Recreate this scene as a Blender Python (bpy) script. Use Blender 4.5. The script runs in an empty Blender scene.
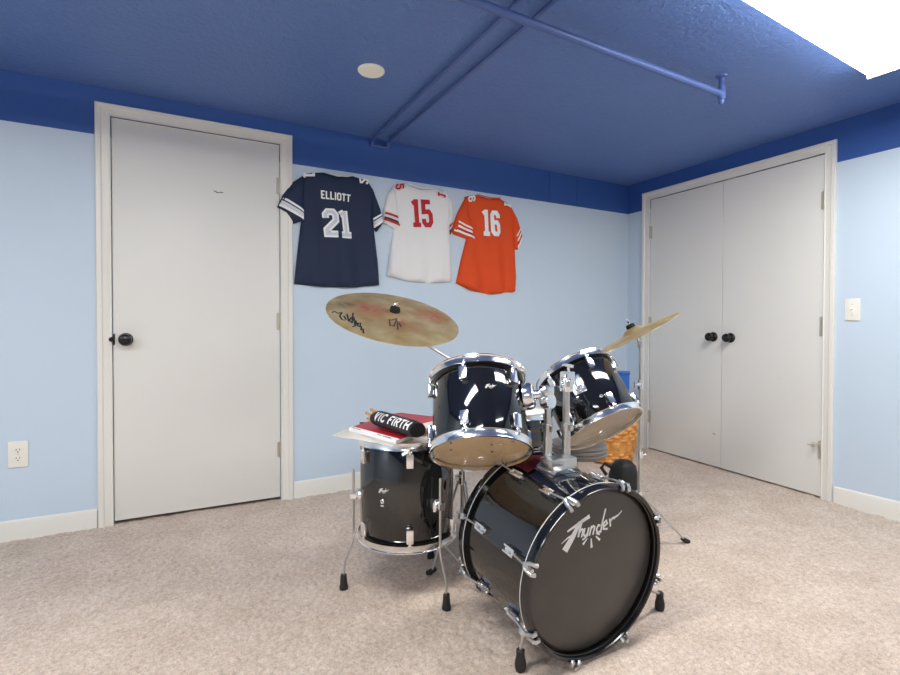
import bpy, bmesh, math, random
from mathutils import Vector, Matrix, noise
from mathutils.geometry import delaunay_2d_cdt
random.seed(7)
S = bpy.context.scene
COL = S.collection
PI = math.pi
V = Vector

# ------------------------------------------------------------------ materials
def srgb(r, g, b):
    f = lambda c: (c/255/12.92) if c/255 <= .04045 else ((c/255+.055)/1.055)**2.4
    return (f(r), f(g), f(b), 1)

def new_mat(name):
    m = bpy.data.materials.new(name); m.use_nodes = True
    nt = m.node_tree; b = nt.nodes['Principled BSDF']
    return m, nt, b

def mat(name, col, rough=.5, metal=0, ior=1.5, coat=0, var=.06, vscale=30, bump=0, bscale=200, bdist=.001, spec=None):
    m, nt, b = new_mat(name)
    N = nt.nodes; L = nt.links
    tc = N.new('ShaderNodeTexCoord')
    nz = N.new('ShaderNodeTexNoise'); nz.inputs['Scale'].default_value = vscale; nz.inputs['Detail'].default_value = 4
    L.new(tc.outputs['Object'], nz.inputs['Vector'])
    mx = N.new('ShaderNodeMix'); mx.data_type = 'RGBA'
    mx.inputs[6].default_value = (col[0]*(1-var), col[1]*(1-var), col[2]*(1-var), 1)
    mx.inputs[7].default_value = (min(1, col[0]*(1+var)), min(1, col[1]*(1+var)), min(1, col[2]*(1+var)), 1)
    L.new(nz.outputs['Fac'], mx.inputs[0]); L.new(mx.outputs[2], b.inputs['Base Color'])
    b.inputs['Roughness'].default_value = rough; b.inputs['Metallic'].default_value = metal
    b.inputs['IOR'].default_value = ior; b.inputs['Coat Weight'].default_value = coat
    if spec is not None: b.inputs['Specular IOR Level'].default_value = spec
    if bump:
        n2 = N.new('ShaderNodeTexNoise'); n2.inputs['Scale'].default_value = bscale; n2.inputs['Detail'].default_value = 5
        L.new(tc.outputs['Object'], n2.inputs['Vector'])
        bp = N.new('ShaderNodeBump'); bp.inputs['Strength'].default_value = bump; bp.inputs['Distance'].default_value = bdist
        L.new(n2.outputs['Fac'], bp.inputs['Height']); L.new(bp.outputs['Normal'], b.inputs['Normal'])
    return m

M = {}
M['white_trim'] = mat('white_trim_paint', srgb(226, 224, 217), .35, var=.015, vscale=6)
M['white_door'] = mat('white_door_paint', srgb(222, 221, 216), .42, var=.015, vscale=4, bump=.05, bscale=120)
M['pale_plastic'] = mat('pale_plastic', srgb(232, 230, 220), .35, var=.02)
M['cream'] = mat('cream_plastic', srgb(252, 250, 236), .4, var=.02)
M['chrome'] = mat('chrome', (.90, .90, .90, 1), .16, 1, var=.03)
M['dull_chrome'] = mat('dull_chrome', (.62, .62, .61, 1), .28, 1, var=.06)
M['nickel'] = mat('aged_nickel', (.50, .48, .40, 1), .5, .5, var=.1)
M['black_gloss'] = mat('black_gloss_wrap', (.006, .006, .0065, 1), .06, ior=1.75, var=.1)
M['black_hoop'] = mat('black_gloss_hoop', (.007, .007, .008, 1), .12, ior=1.6, var=.1)
M['bass_head'] = mat('ebony_drum_head', (.040, .036, .033, 1), .33, ior=1.6, var=.25, vscale=14)
M['black_metal'] = mat('dark_bronze_knob', (.016, .015, .014, 1), .25, .3, var=.2)
M['rubber'] = mat('black_rubber', (.012, .012, .012, 1), .6, var=.2)
M['felt'] = mat('black_felt', (.006, .006, .006, 1), .95, var=.2, bump=.4, bscale=600)
M['cloth_black'] = mat('black_nylon', (.010, .010, .011, 1), .6, var=.2, bump=.5, bscale=500)
M['white_ink'] = mat('white_ink', (.82, .82, .82, 1), .5, var=.02)
M['silver_ink'] = mat('silver_ink', (.62, .61, .60, 1), .45, var=.05)
M['black_ink'] = mat('black_ink', (.012, .010, .010, 1), .6, var=.1)
M['red_cover'] = mat('red_book_cover', srgb(186, 28, 46), .4, var=.12, vscale=25)
M['paper'] = mat('paper', srgb(246, 245, 242), .7, var=.02)
M['wood_stick'] = mat('hickory', srgb(216, 168, 112), .5, var=.12, vscale=40)
M['maroon'] = mat('maroon_cloth', srgb(98, 14, 26), .8, var=.25)
M['blue_plastic'] = mat('blue_plastic', srgb(20, 96, 178), .4, var=.05)
M['seat_grey'] = mat('grey_vinyl', srgb(132, 126, 120), .5, var=.08)
M['pen_grey'] = mat('pale_blue_plastic', srgb(178, 196, 214), .2, var=.05)
M['scuff'] = mat('grey_scuff', srgb(112, 112, 112), .9, var=.2)
M['dark_void'] = mat('shade_tone', (.03, .028, .025, 1), .8)  # near-black colour stands in for the shade behind the closed doors
M['drum_wood'] = mat('poplar_shell', srgb(248, 214, 156), .5, var=.12, vscale=12)
M['drum_wood_pale'] = mat('birch_shell', srgb(238, 218, 182), .5, var=.10, vscale=12)

def cloth_mat(name, col, var=.05):
    return mat(name, col, .75, var=var, vscale=8, bump=.25, bscale=700, bdist=.0008)
M['navy'] = cloth_mat('navy_mesh_cloth', srgb(22, 38, 66))
M['jersey_white'] = cloth_mat('white_mesh_cloth', srgb(232, 231, 230), .02)
M['jersey_orange'] = cloth_mat('orange_red_mesh_cloth', srgb(220, 72, 10))
M['print_white'] = cloth_mat('white_print', srgb(240, 240, 238), .02)
M['print_grey'] = cloth_mat('pale_grey_print', srgb(206, 212, 220), .03)
M['print_red'] = cloth_mat('red_print', srgb(190, 34, 40), .04)
M['print_navy'] = cloth_mat('navy_print', srgb(24, 36, 70), .05)
M['print_black'] = cloth_mat('dark_grey_print', srgb(52, 46, 48), .05)

# two-colour wall: blue band above, pale blue below
def wall_mat(name):
    m, nt, b = new_mat(name); N = nt.nodes; L = nt.links
    g = N.new('ShaderNodeNewGeometry'); sx = N.new('ShaderNodeSeparateXYZ'); L.new(g.outputs['Position'], sx.inputs[0])
    gt = N.new('ShaderNodeMath'); gt.operation = 'GREATER_THAN'; gt.inputs[1].default_value = 1.9355; L.new(sx.outputs[2], gt.inputs[0])
    nz = N.new('ShaderNodeTexNoise'); nz.inputs['Scale'].default_value = 1.3; nz.inputs['Detail'].default_value = 3
    L.new(g.outputs['Position'], nz.inputs['Vector'])
    def two(a, c):
        x = N.new('ShaderNodeMix'); x.data_type = 'RGBA'; x.inputs[6].default_value = a; x.inputs[7].default_value = c
        L.new(nz.outputs['Fac'], x.inputs[0]); return x
    lo = two(srgb(192, 209, 225), srgb(197, 213, 228)); hi = two(srgb(44, 82, 152), srgb(48, 88, 160))
    mx = N.new('ShaderNodeMix'); mx.data_type = 'RGBA'
    L.new(gt.outputs[0], mx.inputs[0]); L.new(lo.outputs[2], mx.inputs[6]); L.new(hi.outputs[2], mx.inputs[7])
    L.new(mx.outputs[2], b.inputs['Base Color']); b.inputs['Roughness'].default_value = .5
    n2 = N.new('ShaderNodeTexNoise'); n2.inputs['Scale'].default_value = 160; L.new(g.outputs['Position'], n2.inputs['Vector'])
    bp = N.new('ShaderNodeBump'); bp.inputs['Strength'].default_value = .12; bp.inputs['Distance'].default_value = .001
    L.new(n2.outputs['Fac'], bp.inputs['Height']); L.new(bp.outputs['Normal'], b.inputs['Normal'])
    return m
M['wall'] = wall_mat('two_tone_blue_wall')

def ceil_mat():
    m, nt, b = new_mat('stippled_blue_ceiling'); N = nt.nodes; L = nt.links
    g = N.new('ShaderNodeNewGeometry')
    nz = N.new('ShaderNodeTexNoise'); nz.inputs['Scale'].default_value = 2.2; nz.inputs['Detail'].default_value = 5
    L.new(g.outputs['Position'], nz.inputs['Vector'])
    x = N.new('ShaderNodeMix'); x.data_type = 'RGBA'; x.inputs[6].default_value = srgb(84, 116, 180); x.inputs[7].default_value = srgb(100, 130, 192)
    L.new(nz.outputs['Fac'], x.inputs[0]); L.new(x.outputs[2], b.inputs['Base Color'])
    b.inputs['Roughness'].default_value = .42
    v = N.new('ShaderNodeTexNoise'); v.inputs['Scale'].default_value = 42; v.inputs['Detail'].default_value = 6; v.inputs['Roughness'].default_value = .6
    L.new(g.outputs['Position'], v.inputs['Vector'])
    bp = N.new('ShaderNodeBump'); bp.inputs['Strength'].default_value = .9; bp.inputs['Distance'].default_value = .012
    L.new(v.outputs['Fac'], bp.inputs['Height']); L.new(bp.outputs['Normal'], b.inputs['Normal'])
    return m
M['ceiling'] = ceil_mat()
M['beige_wall'] = mat('beige_wall_paint', srgb(206, 190, 170), .6, var=.02, vscale=3)
M['ceiling_pipe'] = mat('blue_painted_metal', srgb(72, 96, 156), .4, var=.05, bump=.15, bscale=150)

def carpet_mat():
    m, nt, b = new_mat('beige_carpet'); N = nt.nodes; L = nt.links
    g = N.new('ShaderNodeNewGeometry')
    def nz(sc, det, ro=.5):
        n = N.new('ShaderNodeTexNoise'); n.inputs['Scale'].default_value = sc; n.inputs['Detail'].default_value = det; n.inputs['Roughness'].default_value = ro
        L.new(g.outputs['Position'], n.inputs['Vector']); return n
    a = nz(5.5, 4, .65); c = nz(210, 4, .7); d = nz(60, 3, .6)
    r1 = N.new('ShaderNodeValToRGB'); r1.color_ramp.elements[0].position = .34; r1.color_ramp.elements[1].position = .66
    r1.color_ramp.elements[0].color = srgb(164, 145, 130); r1.color_ramp.elements[1].color = srgb(232, 216, 202)
    mixf = N.new('ShaderNodeMix'); mixf.data_type = 'FLOAT'; mixf.inputs[0].default_value = .42
    L.new(c.outputs['Fac'], mixf.inputs[2]); L.new(d.outputs['Fac'], mixf.inputs[3])
    L.new(mixf.outputs[0], r1.inputs[0])
    r2 = N.new('ShaderNodeValToRGB'); r2.color_ramp.elements[0].position = .35; r2.color_ramp.elements[1].position = .65
    r2.color_ramp.elements[0].color = (.84, .81, .78, 1); r2.color_ramp.elements[1].color = (1, 1, 1, 1)
    L.new(a.outputs['Fac'], r2.inputs[0])
    x = N.new('ShaderNodeMix'); x.data_type = 'RGBA'; x.blend_type = 'MULTIPLY'; x.inputs[0].default_value = 1
    L.new(r1.outputs[0], x.inputs[6]); L.new(r2.outputs[0], x.inputs[7]); L.new(x.outputs[2], b.inputs['Base Color'])
    b.inputs['Roughness'].default_value = .95; b.inputs['Specular IOR Level'].default_value = .1
    b.inputs['Sheen Weight'].default_value = .25; b.inputs['Sheen Roughness'].default_value = .5
    bp = N.new('ShaderNodeBump'); bp.inputs['Strength'].default_value = .6; bp.inputs['Distance'].default_value = .003
    L.new(mixf.outputs[0], bp.inputs['Height']); L.new(bp.outputs['Normal'], b.inputs['Normal'])
    return m
M['carpet'] = carpet_mat()

def emit_mat(name, col, strength):
    m, nt, b = new_mat(name); N = nt.nodes; L = nt.links
    tc = N.new('ShaderNodeTexCoord'); nz = N.new('ShaderNodeTexNoise'); nz.inputs['Scale'].default_value = 3
    L.new(tc.outputs['Object'], nz.inputs['Vector'])
    mx = N.new('ShaderNodeMix'); mx.data_type = 'RGBA'; mx.inputs[6].default_value = col; mx.inputs[7].default_value = (col[0]*.97, col[1]*.97, col[2]*.95, 1)
    L.new(nz.outputs['Fac'], mx.inputs[0]); L.new(mx.outputs[2], b.inputs['Emission Color'])
    b.inputs['Emission Strength'].default_value = strength; b.inputs['Base Color'].default_value = (.9, .9, .88, 1)
    b.inputs['Roughness'].default_value = .4
    return m
M['diffuser'] = emit_mat('lit_diffuser', (1, .985, .95, 1), 9.5)
M['diffuser_side'] = emit_mat('lit_diffuser_side', (1, .985, .95, 1), 2.6)

def film_mat(name, tint, haze):
    m, nt, b = new_mat(name); N = nt.nodes; L = nt.links; out = N['Material Output']
    tr = N.new('ShaderNodeBsdfTransparent'); tr.inputs[0].default_value = tint
    gl = N.new('ShaderNodeBsdfGlossy'); gl.inputs['Roughness'].default_value = .08
    df = N.new('ShaderNodeBsdfDiffuse'); df.inputs[0].default_value = (.8, .74, .64, 1)
    tc = N.new('ShaderNodeTexCoord'); nz = N.new('ShaderNodeTexNoise'); nz.inputs['Scale'].default_value = 9
    L.new(tc.outputs['Object'], nz.inputs['Vector'])
    mp = N.new('ShaderNodeMapRange'); mp.inputs[3].default_value = haze*.8; mp.inputs[4].default_value = haze*1.2
    L.new(nz.outputs['Fac'], mp.inputs[0])
    a = N.new('ShaderNodeMixShader'); L.new(mp.outputs[0], a.inputs[0]); L.new(tr.outputs[0], a.inputs[1]); L.new(df.outputs[0], a.inputs[2])
    fr = N.new('ShaderNodeFresnel'); fr.inputs[0].default_value = 1.45
    sc = N.new('ShaderNodeMath'); sc.operation = 'MULTIPLY'; sc.inputs[1].default_value = .6; L.new(fr.outputs[0], sc.inputs[0])
    c = N.new('ShaderNodeMixShader'); L.new(sc.outputs[0], c.inputs[0]); L.new(a.outputs[0], c.inputs[1]); L.new(gl.outputs[0], c.inputs[2])
    L.new(c.outputs[0], out.inputs['Surface'])
    return m
M['clear_head'] = film_mat('clear_drum_film', (.98, .95, .88, 1), .30)
M['milky_head'] = film_mat('hazy_drum_film', (.97, .94, .88, 1), .42)

def coated_mat():
    m, nt, b = new_mat('coated_white_drum_head'); N = nt.nodes; L = nt.links; out = N['Material Output']
    tl = N.new('ShaderNodeBsdfTranslucent'); tl.inputs[0].default_value = (.85, .84, .8, 1)
    df = N.new('ShaderNodeBsdfDiffuse'); df.inputs[0].default_value = (.85, .85, .83, 1)
    x = N.new('ShaderNodeMixShader'); x.inputs[0].default_value = .5
    L.new(tl.outputs[0], x.inputs[1]); L.new(df.outputs[0], x.inputs[2]); L.new(x.outputs[0], out.inputs['Surface'])
    return m
M['coated_head'] = coated_mat()

def cymbal_mat(name, spots):
    m, nt, b = new_mat(name); N = nt.nodes; L = nt.links
    tc = N.new('ShaderNodeTexCoord'); sx = N.new('ShaderNodeSeparateXYZ'); L.new(tc.outputs['Object'], sx.inputs[0])
    ln = N.new('ShaderNodeVectorMath'); ln.operation = 'LENGTH'; L.new(tc.outputs['Object'], ln.inputs[0])
    wv = N.new('ShaderNodeMath'); wv.operation = 'MULTIPLY'; wv.inputs[1].default_value = 900; L.new(ln.outputs['Value'], wv.inputs[0])
    sn = N.new('ShaderNodeMath'); sn.operation = 'SINE'; L.new(wv.outputs[0], sn.inputs[0])
    nz = N.new('ShaderNodeTexNoise'); nz.inputs['Scale'].default_value = 11; nz.inputs['Detail'].default_value = 5; L.new(tc.outputs['Object'], nz.inputs['Vector'])
    r = N.new('ShaderNodeValToRGB'); e = r.color_ramp.elements
    e[0].position = .3; e[0].color = srgb(196, 162, 102); e[1].position = .7; e[1].color = srgb(236, 218, 172)
    L.new(nz.outputs['Fac'], r.inputs[0]); last = r.outputs[0]
    for (p, rad, c) in spots:
        d = N.new('ShaderNodeVectorMath'); d.operation = 'DISTANCE'; d.inputs[1].default_value = p; L.new(tc.outputs['Object'], d.inputs[0])
        mr = N.new('ShaderNodeMapRange'); mr.inputs[1].default_value = rad; mr.inputs[2].default_value = rad*.2; mr.inputs[3].default_value = 0; mr.inputs[4].default_value = 1.0
        L.new(d.outputs['Value'], mr.inputs[0])
        n3 = N.new('ShaderNodeTexNoise'); n3.inputs['Scale'].default_value = 45; L.new(tc.outputs['Object'], n3.inputs['Vector'])
        mu = N.new('ShaderNodeMath'); mu.operation = 'MULTIPLY'; L.new(mr.outputs[0], mu.inputs[0]); 
        m2 = N.new('ShaderNodeMapRange'); m2.inputs[1].default_value = .15; m2.inputs[2].default_value = .75; L.new(n3.outputs['Fac'], m2.inputs[0]); L.new(m2.outputs[0], mu.inputs[1])
        x = N.new('ShaderNodeMix'); x.data_type = 'RGBA'; L.new(mu.outputs[0], x.inputs[0]); L.new(last, x.inputs[6]); x.inputs[7].default_value = c
        last = x.outputs[2]
    L.new(last, b.inputs['Base Color'])
    b.inputs['Metallic'].default_value = .78; b.inputs['Roughness'].default_value = .4
    bp = N.new('ShaderNodeBump'); bp.inputs['Strength'].default_value = .12; bp.inputs['Distance'].default_value = .001
    L.new(sn.outputs[0], bp.inputs['Height']); L.new(bp.outputs['Normal'], b.inputs['Normal'])
    return m
M['ride'] = cymbal_mat('worn_bronze', [((-.085, .05, 0), .10, srgb(226, 96, 70)), ((.155, .01, 0), .09, srgb(226, 90, 70)), ((-.16, .10, 0), .05, srgb(120, 92, 60)), ((.0, -.09, 0), .10, srgb(190, 120, 80))])
M['crash'] = cymbal_mat('pale_bronze', [])

def wicker_mat():
    m, nt, b = new_mat('woven_wicker'); N = nt.nodes; L = nt.links
    tc = N.new('ShaderNodeTexCoord'); nz = N.new('ShaderNodeTexNoise'); nz.inputs['Scale'].default_value = 28; nz.inputs['Detail'].default_value = 3
    L.new(tc.outputs['Object'], nz.inputs['Vector'])
    r = N.new('ShaderNodeValToRGB'); r.color_ramp.elements[0].position = .3; r.color_ramp.elements[0].color = srgb(196, 122, 52)
    r.color_ramp.elements[1].position = .7; r.color_ramp.elements[1].color = srgb(238, 176, 98)
    L.new(nz.outputs['Fac'], r.inputs[0]); L.new(r.outputs[0], b.inputs['Base Color']); b.inputs['Roughness'].default_value = .55
    return m
M['wicker'] = wicker_mat()

# ------------------------------------------------------------------ geometry helpers
def box(bm, c, s, rot=None, bev=0, mi=0):
    r = bmesh.ops.create_cube(bm, size=1); vs = r['verts']
    bmesh.ops.scale(bm, vec=s, verts=vs)
    if bev:
        es = list({e for v in vs for e in v.link_edges})
        g = bmesh.ops.bevel(bm, geom=es, offset=bev, segments=2, affect='EDGES', profile=.6)
        vs = list({v for f in g['faces'] for v in f.verts} | {v for v in vs if v.is_valid})
    if rot is not None: bmesh.ops.transform(bm, matrix=rot.to_4x4(), verts=vs)
    bmesh.ops.translate(bm, vec=c, verts=vs)
    for f in {f for v in vs for f in v.link_faces}: f.material_index = mi
    return vs

def basis(d):
    d = V(d).normalized(); u = d.orthogonal().normalized(); return u, d.cross(u), d

def tube(bm, pts, r, seg=12, mi=0, caps=True):
    pts = [V(p) for p in pts]; n = len(pts)
    rs = r if isinstance(r, (list, tuple)) else [r]*n
    rings = []; u = None
    for i, p in enumerate(pts):
        d = (pts[min(i+1, n-1)] - pts[max(i-1, 0)]).normalized()
        if u is None: u = d.orthogonal().normalized()
        u = (u - d*u.dot(d)).normalized(); w = d.cross(u)
        rings.append([bm.verts.new(p + (u*math.cos(2*PI*k/seg) + w*math.sin(2*PI*k/seg))*rs[i]) for k in range(seg)])
    fs = []
    for a, b in zip(rings, rings[1:]):
        for k in range(seg): fs.append(bm.faces.new((a[k], a[(k+1) % seg], b[(k+1) % seg], b[k])))
    if caps:
        fs.append(bm.faces.new(rings[0][::-1])); fs.append(bm.faces.new(rings[-1]))
    for f in fs: f.material_index = mi
    return fs

def lathe(bm, prof, mx=None, seg=48, closed=False, mi=0, mis=None):
    """profile of (radius, height) turned about the local z axis"""
    mx = mx or Matrix(); rings = []
    for (r, z) in prof:
        if abs(r) < 1e-6: rings.append([bm.verts.new(mx @ V((0, 0, z)))])
        else: rings.append([bm.verts.new(mx @ V((r*math.cos(2*PI*k/seg), r*math.sin(2*PI*k/seg), z))) for k in range(seg)])
    pr = list(zip(rings, rings[1:]))
    if closed: pr.append((rings[-1], rings[0]))
    for i, (a, b) in enumerate(pr):
        for k in range(seg):
            k2 = (k+1) % seg
            q = [a[k % len(a)], a[k2 % len(a)], b[k2 % len(b)], b[k % len(b)]]
            q = [v for j, v in enumerate(q) if v not in q[:j]]
            if len(q) > 2:
                f = bm.faces.new(q); f.material_index = mis[i] if mis else mi

def disc_mx(c, n, ref=None):
    n = V(n).normalized()
    if ref is None: u, w, _ = basis(n)
    else:
        u = (V(ref) - n*V(ref).dot(n)).normalized(); w = n.cross(u)
    m = Matrix((u, w, n)).transposed().to_4x4(); m.translation = V(c); return m

ROOTS = {}
def root_loc(p):
    while p.parent: p = p.parent
    return ROOTS.get(p.name, p.location.copy())

def obj(name, bm, mats, parent=None, smooth=35, loc=None, mx=None):
    """world-space bmesh -> one mesh object (under its parent if given)"""
    bmesh.ops.recalc_face_normals(bm, faces=bm.faces[:])
    o_m = None
    if parent is not None: o_m = Matrix.Translation(root_loc(parent))
    elif mx is not None: o_m = mx
    elif loc is not None: o_m = Matrix.Translation(V(loc))
    if o_m is not None: bm.transform(o_m.inverted())
    me = bpy.data.meshes.new(name); bm.to_mesh(me); bm.free()
    if smooth:
        for p in me.polygons: p.use_smooth = True
        me.set_sharp_from_angle(angle=math.radians(smooth))
    for m in (mats if isinstance(mats, (list, tuple)) else [mats]): me.materials.append(m)
    o = bpy.data.objects.new(name, me); COL.objects.link(o)
    if parent is not None: o.parent = parent
    elif o_m is not None: o.matrix_world = o_m; ROOTS[o.name] = o_m.translation.copy()
    else: ROOTS[o.name] = V((0, 0, 0))
    return o

def part_local(name, bm, mats, parent, offset_mx, smooth=35):
    """part with its own local frame (textures follow the part)"""
    o = obj(name, bm, mats, None, smooth, mx=offset_mx)
    o.parent = parent; o.matrix_parent_inverse = Matrix.Translation(-root_loc(parent)); return o

def tag(o, label=None, cat=None, group=None, kind=None):
    if label: o['label'] = label
    if cat: o['category'] = cat
    if group: o['group'] = group
    if kind: o['kind'] = kind
    return o

def thing(name, label, cat, loc, group=None):
    o = bpy.data.objects.new(name, None); COL.objects.link(o); o.empty_display_size = .05
    o.location = loc; ROOTS[o.name] = V(loc)
    return tag(o, label, cat, group)

def struct(name, bm, mats, label=None, smooth=0):
    o = obj(name, bm, mats, None, smooth); o['kind'] = 'structure'
    if label: o['label'] = label
    return o

def ribbon(bm, pts, w, fn, off, mi=0, step=.012, taper=None):
    """flat printed stroke: pts in 2-D, fn(u, v, off) -> point on the surface"""
    P = [V(p).to_2d() for p in pts]
    Q = [P[0]]
    for a, b in zip(P, P[1:]):
        n = max(1, int((b-a).length/step))
        for i in range(1, n+1): Q.append(a.lerp(b, i/n))
    row = []
    for i, q in enumerate(Q):
        d0 = (q - Q[i-1]).normalized() if i else (Q[1]-q).normalized()
        d1 = (Q[i+1]-q).normalized() if i < len(Q)-1 else d0
        t = (d0+d1); t = t.normalized() if t.length > 1e-6 else d0
        nrm = V((-t.y, t.x)); k = 1/max(.5, nrm.dot(V((-d0.y, d0.x))))
        ww = w*(taper[0] + (taper[1]-taper[0])*i/max(1, len(Q)-1)) if taper else w
        row.append([bm.verts.new(fn(*(q + nrm*ww*k*s), off)) for s in (-.5, 0, .5)])
    for a, b in zip(row, row[1:]):
        for j in (0, 1):
            f = bm.faces.new((a[j], a[j+1], b[j+1], b[j])); f.material_index = mi

def flip_to(bm, d):
    """make sheet faces look towards d"""
    for f in bm.faces:
        f.normal_update()
        if f.normal.dot(V(d)) < 0: f.normal_flip()

GL = {
 '1': (.62, [[(.32, 0), (.32, 1)], [(.06, .83), (.30, .93)], [(.06, .07), (.58, .07)]]),
 '2': (.68, [[(.10, .68), (.10, .82), (.22, .92), (.48, .92), (.60, .82), (.60, .60), (.10, .24), (.10, .08), (.64, .08)]]),
 '5': (.68, [[(.60, .92), (.10, .92), (.10, .55), (.46, .57), (.59, .46), (.59, .20), (.46, .08), (.22, .08), (.10, .18), (.10, .30)]]),
 '6': (.68, [[(.59, .72), (.59, .82), (.47, .92), (.22, .92), (.10, .82), (.10, .18), (.22, .08), (.47, .08), (.59, .18), (.59, .44), (.47, .54), (.14, .54)]]),
 'E': (.62, [[(.58, .92), (.10, .92), (.10, .08), (.58, .08)], [(.10, .5), (.48, .5)]]),
 'L': (.58, [[(.10, 1), (.10, .08), (.56, .08)]]),
 'I': (.26, [[(.12, 0), (.12, 1)]]),
 'O': (.70, [[(.35, .92), (.22, .92), (.10, .80), (.10, .20), (.22, .08), (.48, .08), (.60, .20), (.60, .80), (.48, .92), (.33, .92)]]),
 'T': (.64, [[(.0, .92), (.64, .92)], [(.32, .92), (.32, 0)]]),
 'V': (.66, [[(.06, 1), (.33, .04), (.60, 1)]]),
 'C': (.66, [[(.58, .72), (.58, .80), (.46, .92), (.22, .92), (.10, .80), (.10, .20), (.22, .08), (.46, .08), (.58, .20), (.58, .28)]]),
 'F': (.58, [[(.58, .92), (.10, .92), (.10, 0)], [(.10, .5), (.48, .5)]]),
 'R': (.66, [[(.10, 0), (.10, .92), (.48, .92), (.60, .82), (.60, .60), (.48, .48), (.10, .48)], [(.36, .48), (.60, 0)]]),
 'H': (.66, [[(.10, 0), (.10, 1)], [(.58, 0), (.58, 1)], [(.10, .5), (.58, .5)]]),
 ' ': (.35, []),
}
def text(bm, s, quad, fn, off, w, mi=0, gap=.10, step=.012):
    """lay a string inside a quad (tl, tr, br, bl)"""
    tot = sum(GL[c][0] for c in s) + gap*(len(s)-1); x = 0
    tl, tr, br, bl = [V(q) for q in quad]
    for c in s:
        for st in GL[c][1]:
            pts = []
            for (a, b) in st:
                u = (x+a)/tot; pts.append(bl.lerp(br, u).lerp(tl.lerp(tr, u), b))
            ribbon(bm, pts, w, fn, off, mi, step)
        x += GL[c][0] + gap

def bwd(name, parent, strokes_fn, m, d=(0, -1, 0)):
    bm = bmesh.new(); strokes_fn(bm); flip_to(bm, d)
    me_o = obj_sheet(name, bm, m, parent, d); return me_o

def obj_sheet(name, bm, m, parent, d):
    bm.transform(Matrix.Translation(-root_loc(parent))); flip_to(bm, d)
    me = bpy.data.meshes.new(name); bm.to_mesh(me); bm.free()
    for p in me.polygons: p.use_smooth = True
    for k in (m if isinstance(m, (list, tuple)) else [m]): me.materials.append(k)
    o = bpy.data.objects.new(name, me); COL.objects.link(o); o.parent = parent; return o

# ------------------------------------------------------------------ room
XL, YF, HC = -6.5, -7.6, 2.168
def zf(x, y):
    s = min(1, max(0, (x+1.7)/1.6)); s = s*s*(3-2*s)
    return .046*s*max(-.3, 1 + y/1.38)

def lines(a, f0, f1, b, fine, coarse):
    L_ = []; x = a
    while x < f0: L_.append(x); x += coarse
    x = f0
    while x < f1: L_.append(x); x += fine
    while x < b: L_.append(x); x += coarse
    return L_ + [b]
xs = lines(XL-.1, -4.75, .06, .75, .0088, .15); ys = lines(YF-.1, -2.95, .06, .45, .0088, .15)
vv = []; ff = []; rr = random.Random(3)
for x in xs:
    for y in ys:
        z = zf(x, min(0, y))
        if -4.75 < x < .05 and -2.95 < y < .05:          # cut pile tufts
            z += rr.uniform(-.0035, .0035) + .004*noise.noise(V((x*26, y*26, 0))) + .003*noise.noise(V((x*7, y*7, 5)))
        vv.append((x + rr.uniform(-.002, .002), y + rr.uniform(-.002, .002), z))
ny = len(ys)
for i in range(len(xs)-1):
    for j in range(ny-1): ff.append((i*ny+j, (i+1)*ny+j, (i+1)*ny+j+1, i*ny+j+1))
me = bpy.data.meshes.new('floor'); me.from_pydata(vv, [], ff); me.materials.append(M['carpet'])
me.polygons.foreach_set('use_smooth', [True]*len(me.polygons))
o = bpy.data.objects.new('floor', me); COL.objects.link(o); o['kind'] = 'structure'; o['label'] = 'beige cut pile carpet floor'

bm = bmesh.new(); box(bm, ((XL+.75)/2, (YF+.45)/2, HC+.05), (.75-XL+.2, .45-YF+.2, .10)); struct('ceiling', bm, M['ceiling'], 'dark blue stippled ceiling')
T = .12
D0, D1, DZ = -3.5915, -2.781, 2.034      # left door opening
bm = bmesh.new()
box(bm, ((XL-T+D0)/2, T/2, 1.09), (D0-XL+T, T, 2.3)); box(bm, ((D1+T)/2, T/2, 1.09), (T-D1, T, 2.3)); box(bm, ((D0+D1)/2, T/2, (DZ+2.24)/2), (D1-D0, T, 2.24-DZ))
# faint panel joints of the boxed-in band near the corner
struct('wall_back', bm, M['wall'], 'back wall, dark blue band over pale blue')
C0, C1, CZ = -1.4665, -.2245, 2.006       # closet opening
bm = bmesh.new()
box(bm, (T/2, (C1)/2, 1.09), (T, -C1, 2.3)); box(bm, (T/2, (YF-T+C0)/2, 1.09), (T, C0-YF+T, 2.3)); box(bm, (T/2, (C0+C1)/2, (CZ+2.24)/2), (T, C1-C0, 2.24-CZ))
struct('wall_right', bm, M['wall'], 'right wall with closet, dark blue band over pale blue')
bm = bmesh.new(); box(bm, (XL-T/2, YF/2, 1.09), (T, -YF, 2.3)); struct('wall_left', bm, M['wall'])
bm = bmesh.new(); box(bm, (XL/2, YF-T/2, 1.09), (-XL+2*T, T, 2.3)); struct('wall_front', bm, M['beige_wall'])
# unlit spaces behind the doors
bm = bmesh.new()
box(bm, ((D0+D1)/2, .40, 1.0), (D1-D0+.2, .02, 2.3)); box(bm, (D0-.09, .26, 1.0), (.02, .28, 2.3)); box(bm, (D1+.09, .26, 1.0), (.02, .28, 2.3))
struct('wall_passage', bm, M['dark_void'])
bm = bmesh.new()
box(bm, (.7, (C0+C1)/2, 1.0), (.02, C1-C0+.2, 2.3)); box(bm, (.41, C0-.09, 1.0), (.58, .02, 2.3)); box(bm, (.41, C1+.09, 1.0), (.58, .02, 2.3))
struct('wall_closet', bm, M['dark_void'])

# band panel joints: thin cover strips on the blue band
for k, x in enumerate((-.822, -.551)):
    bm = bmesh.new(); box(bm, (x, -.0015, 2.052), (.012, .003, .232)); struct('trim_%d' % (k+3), bm, M['wall'], 'thin joint strip on the dark blue band')

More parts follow.
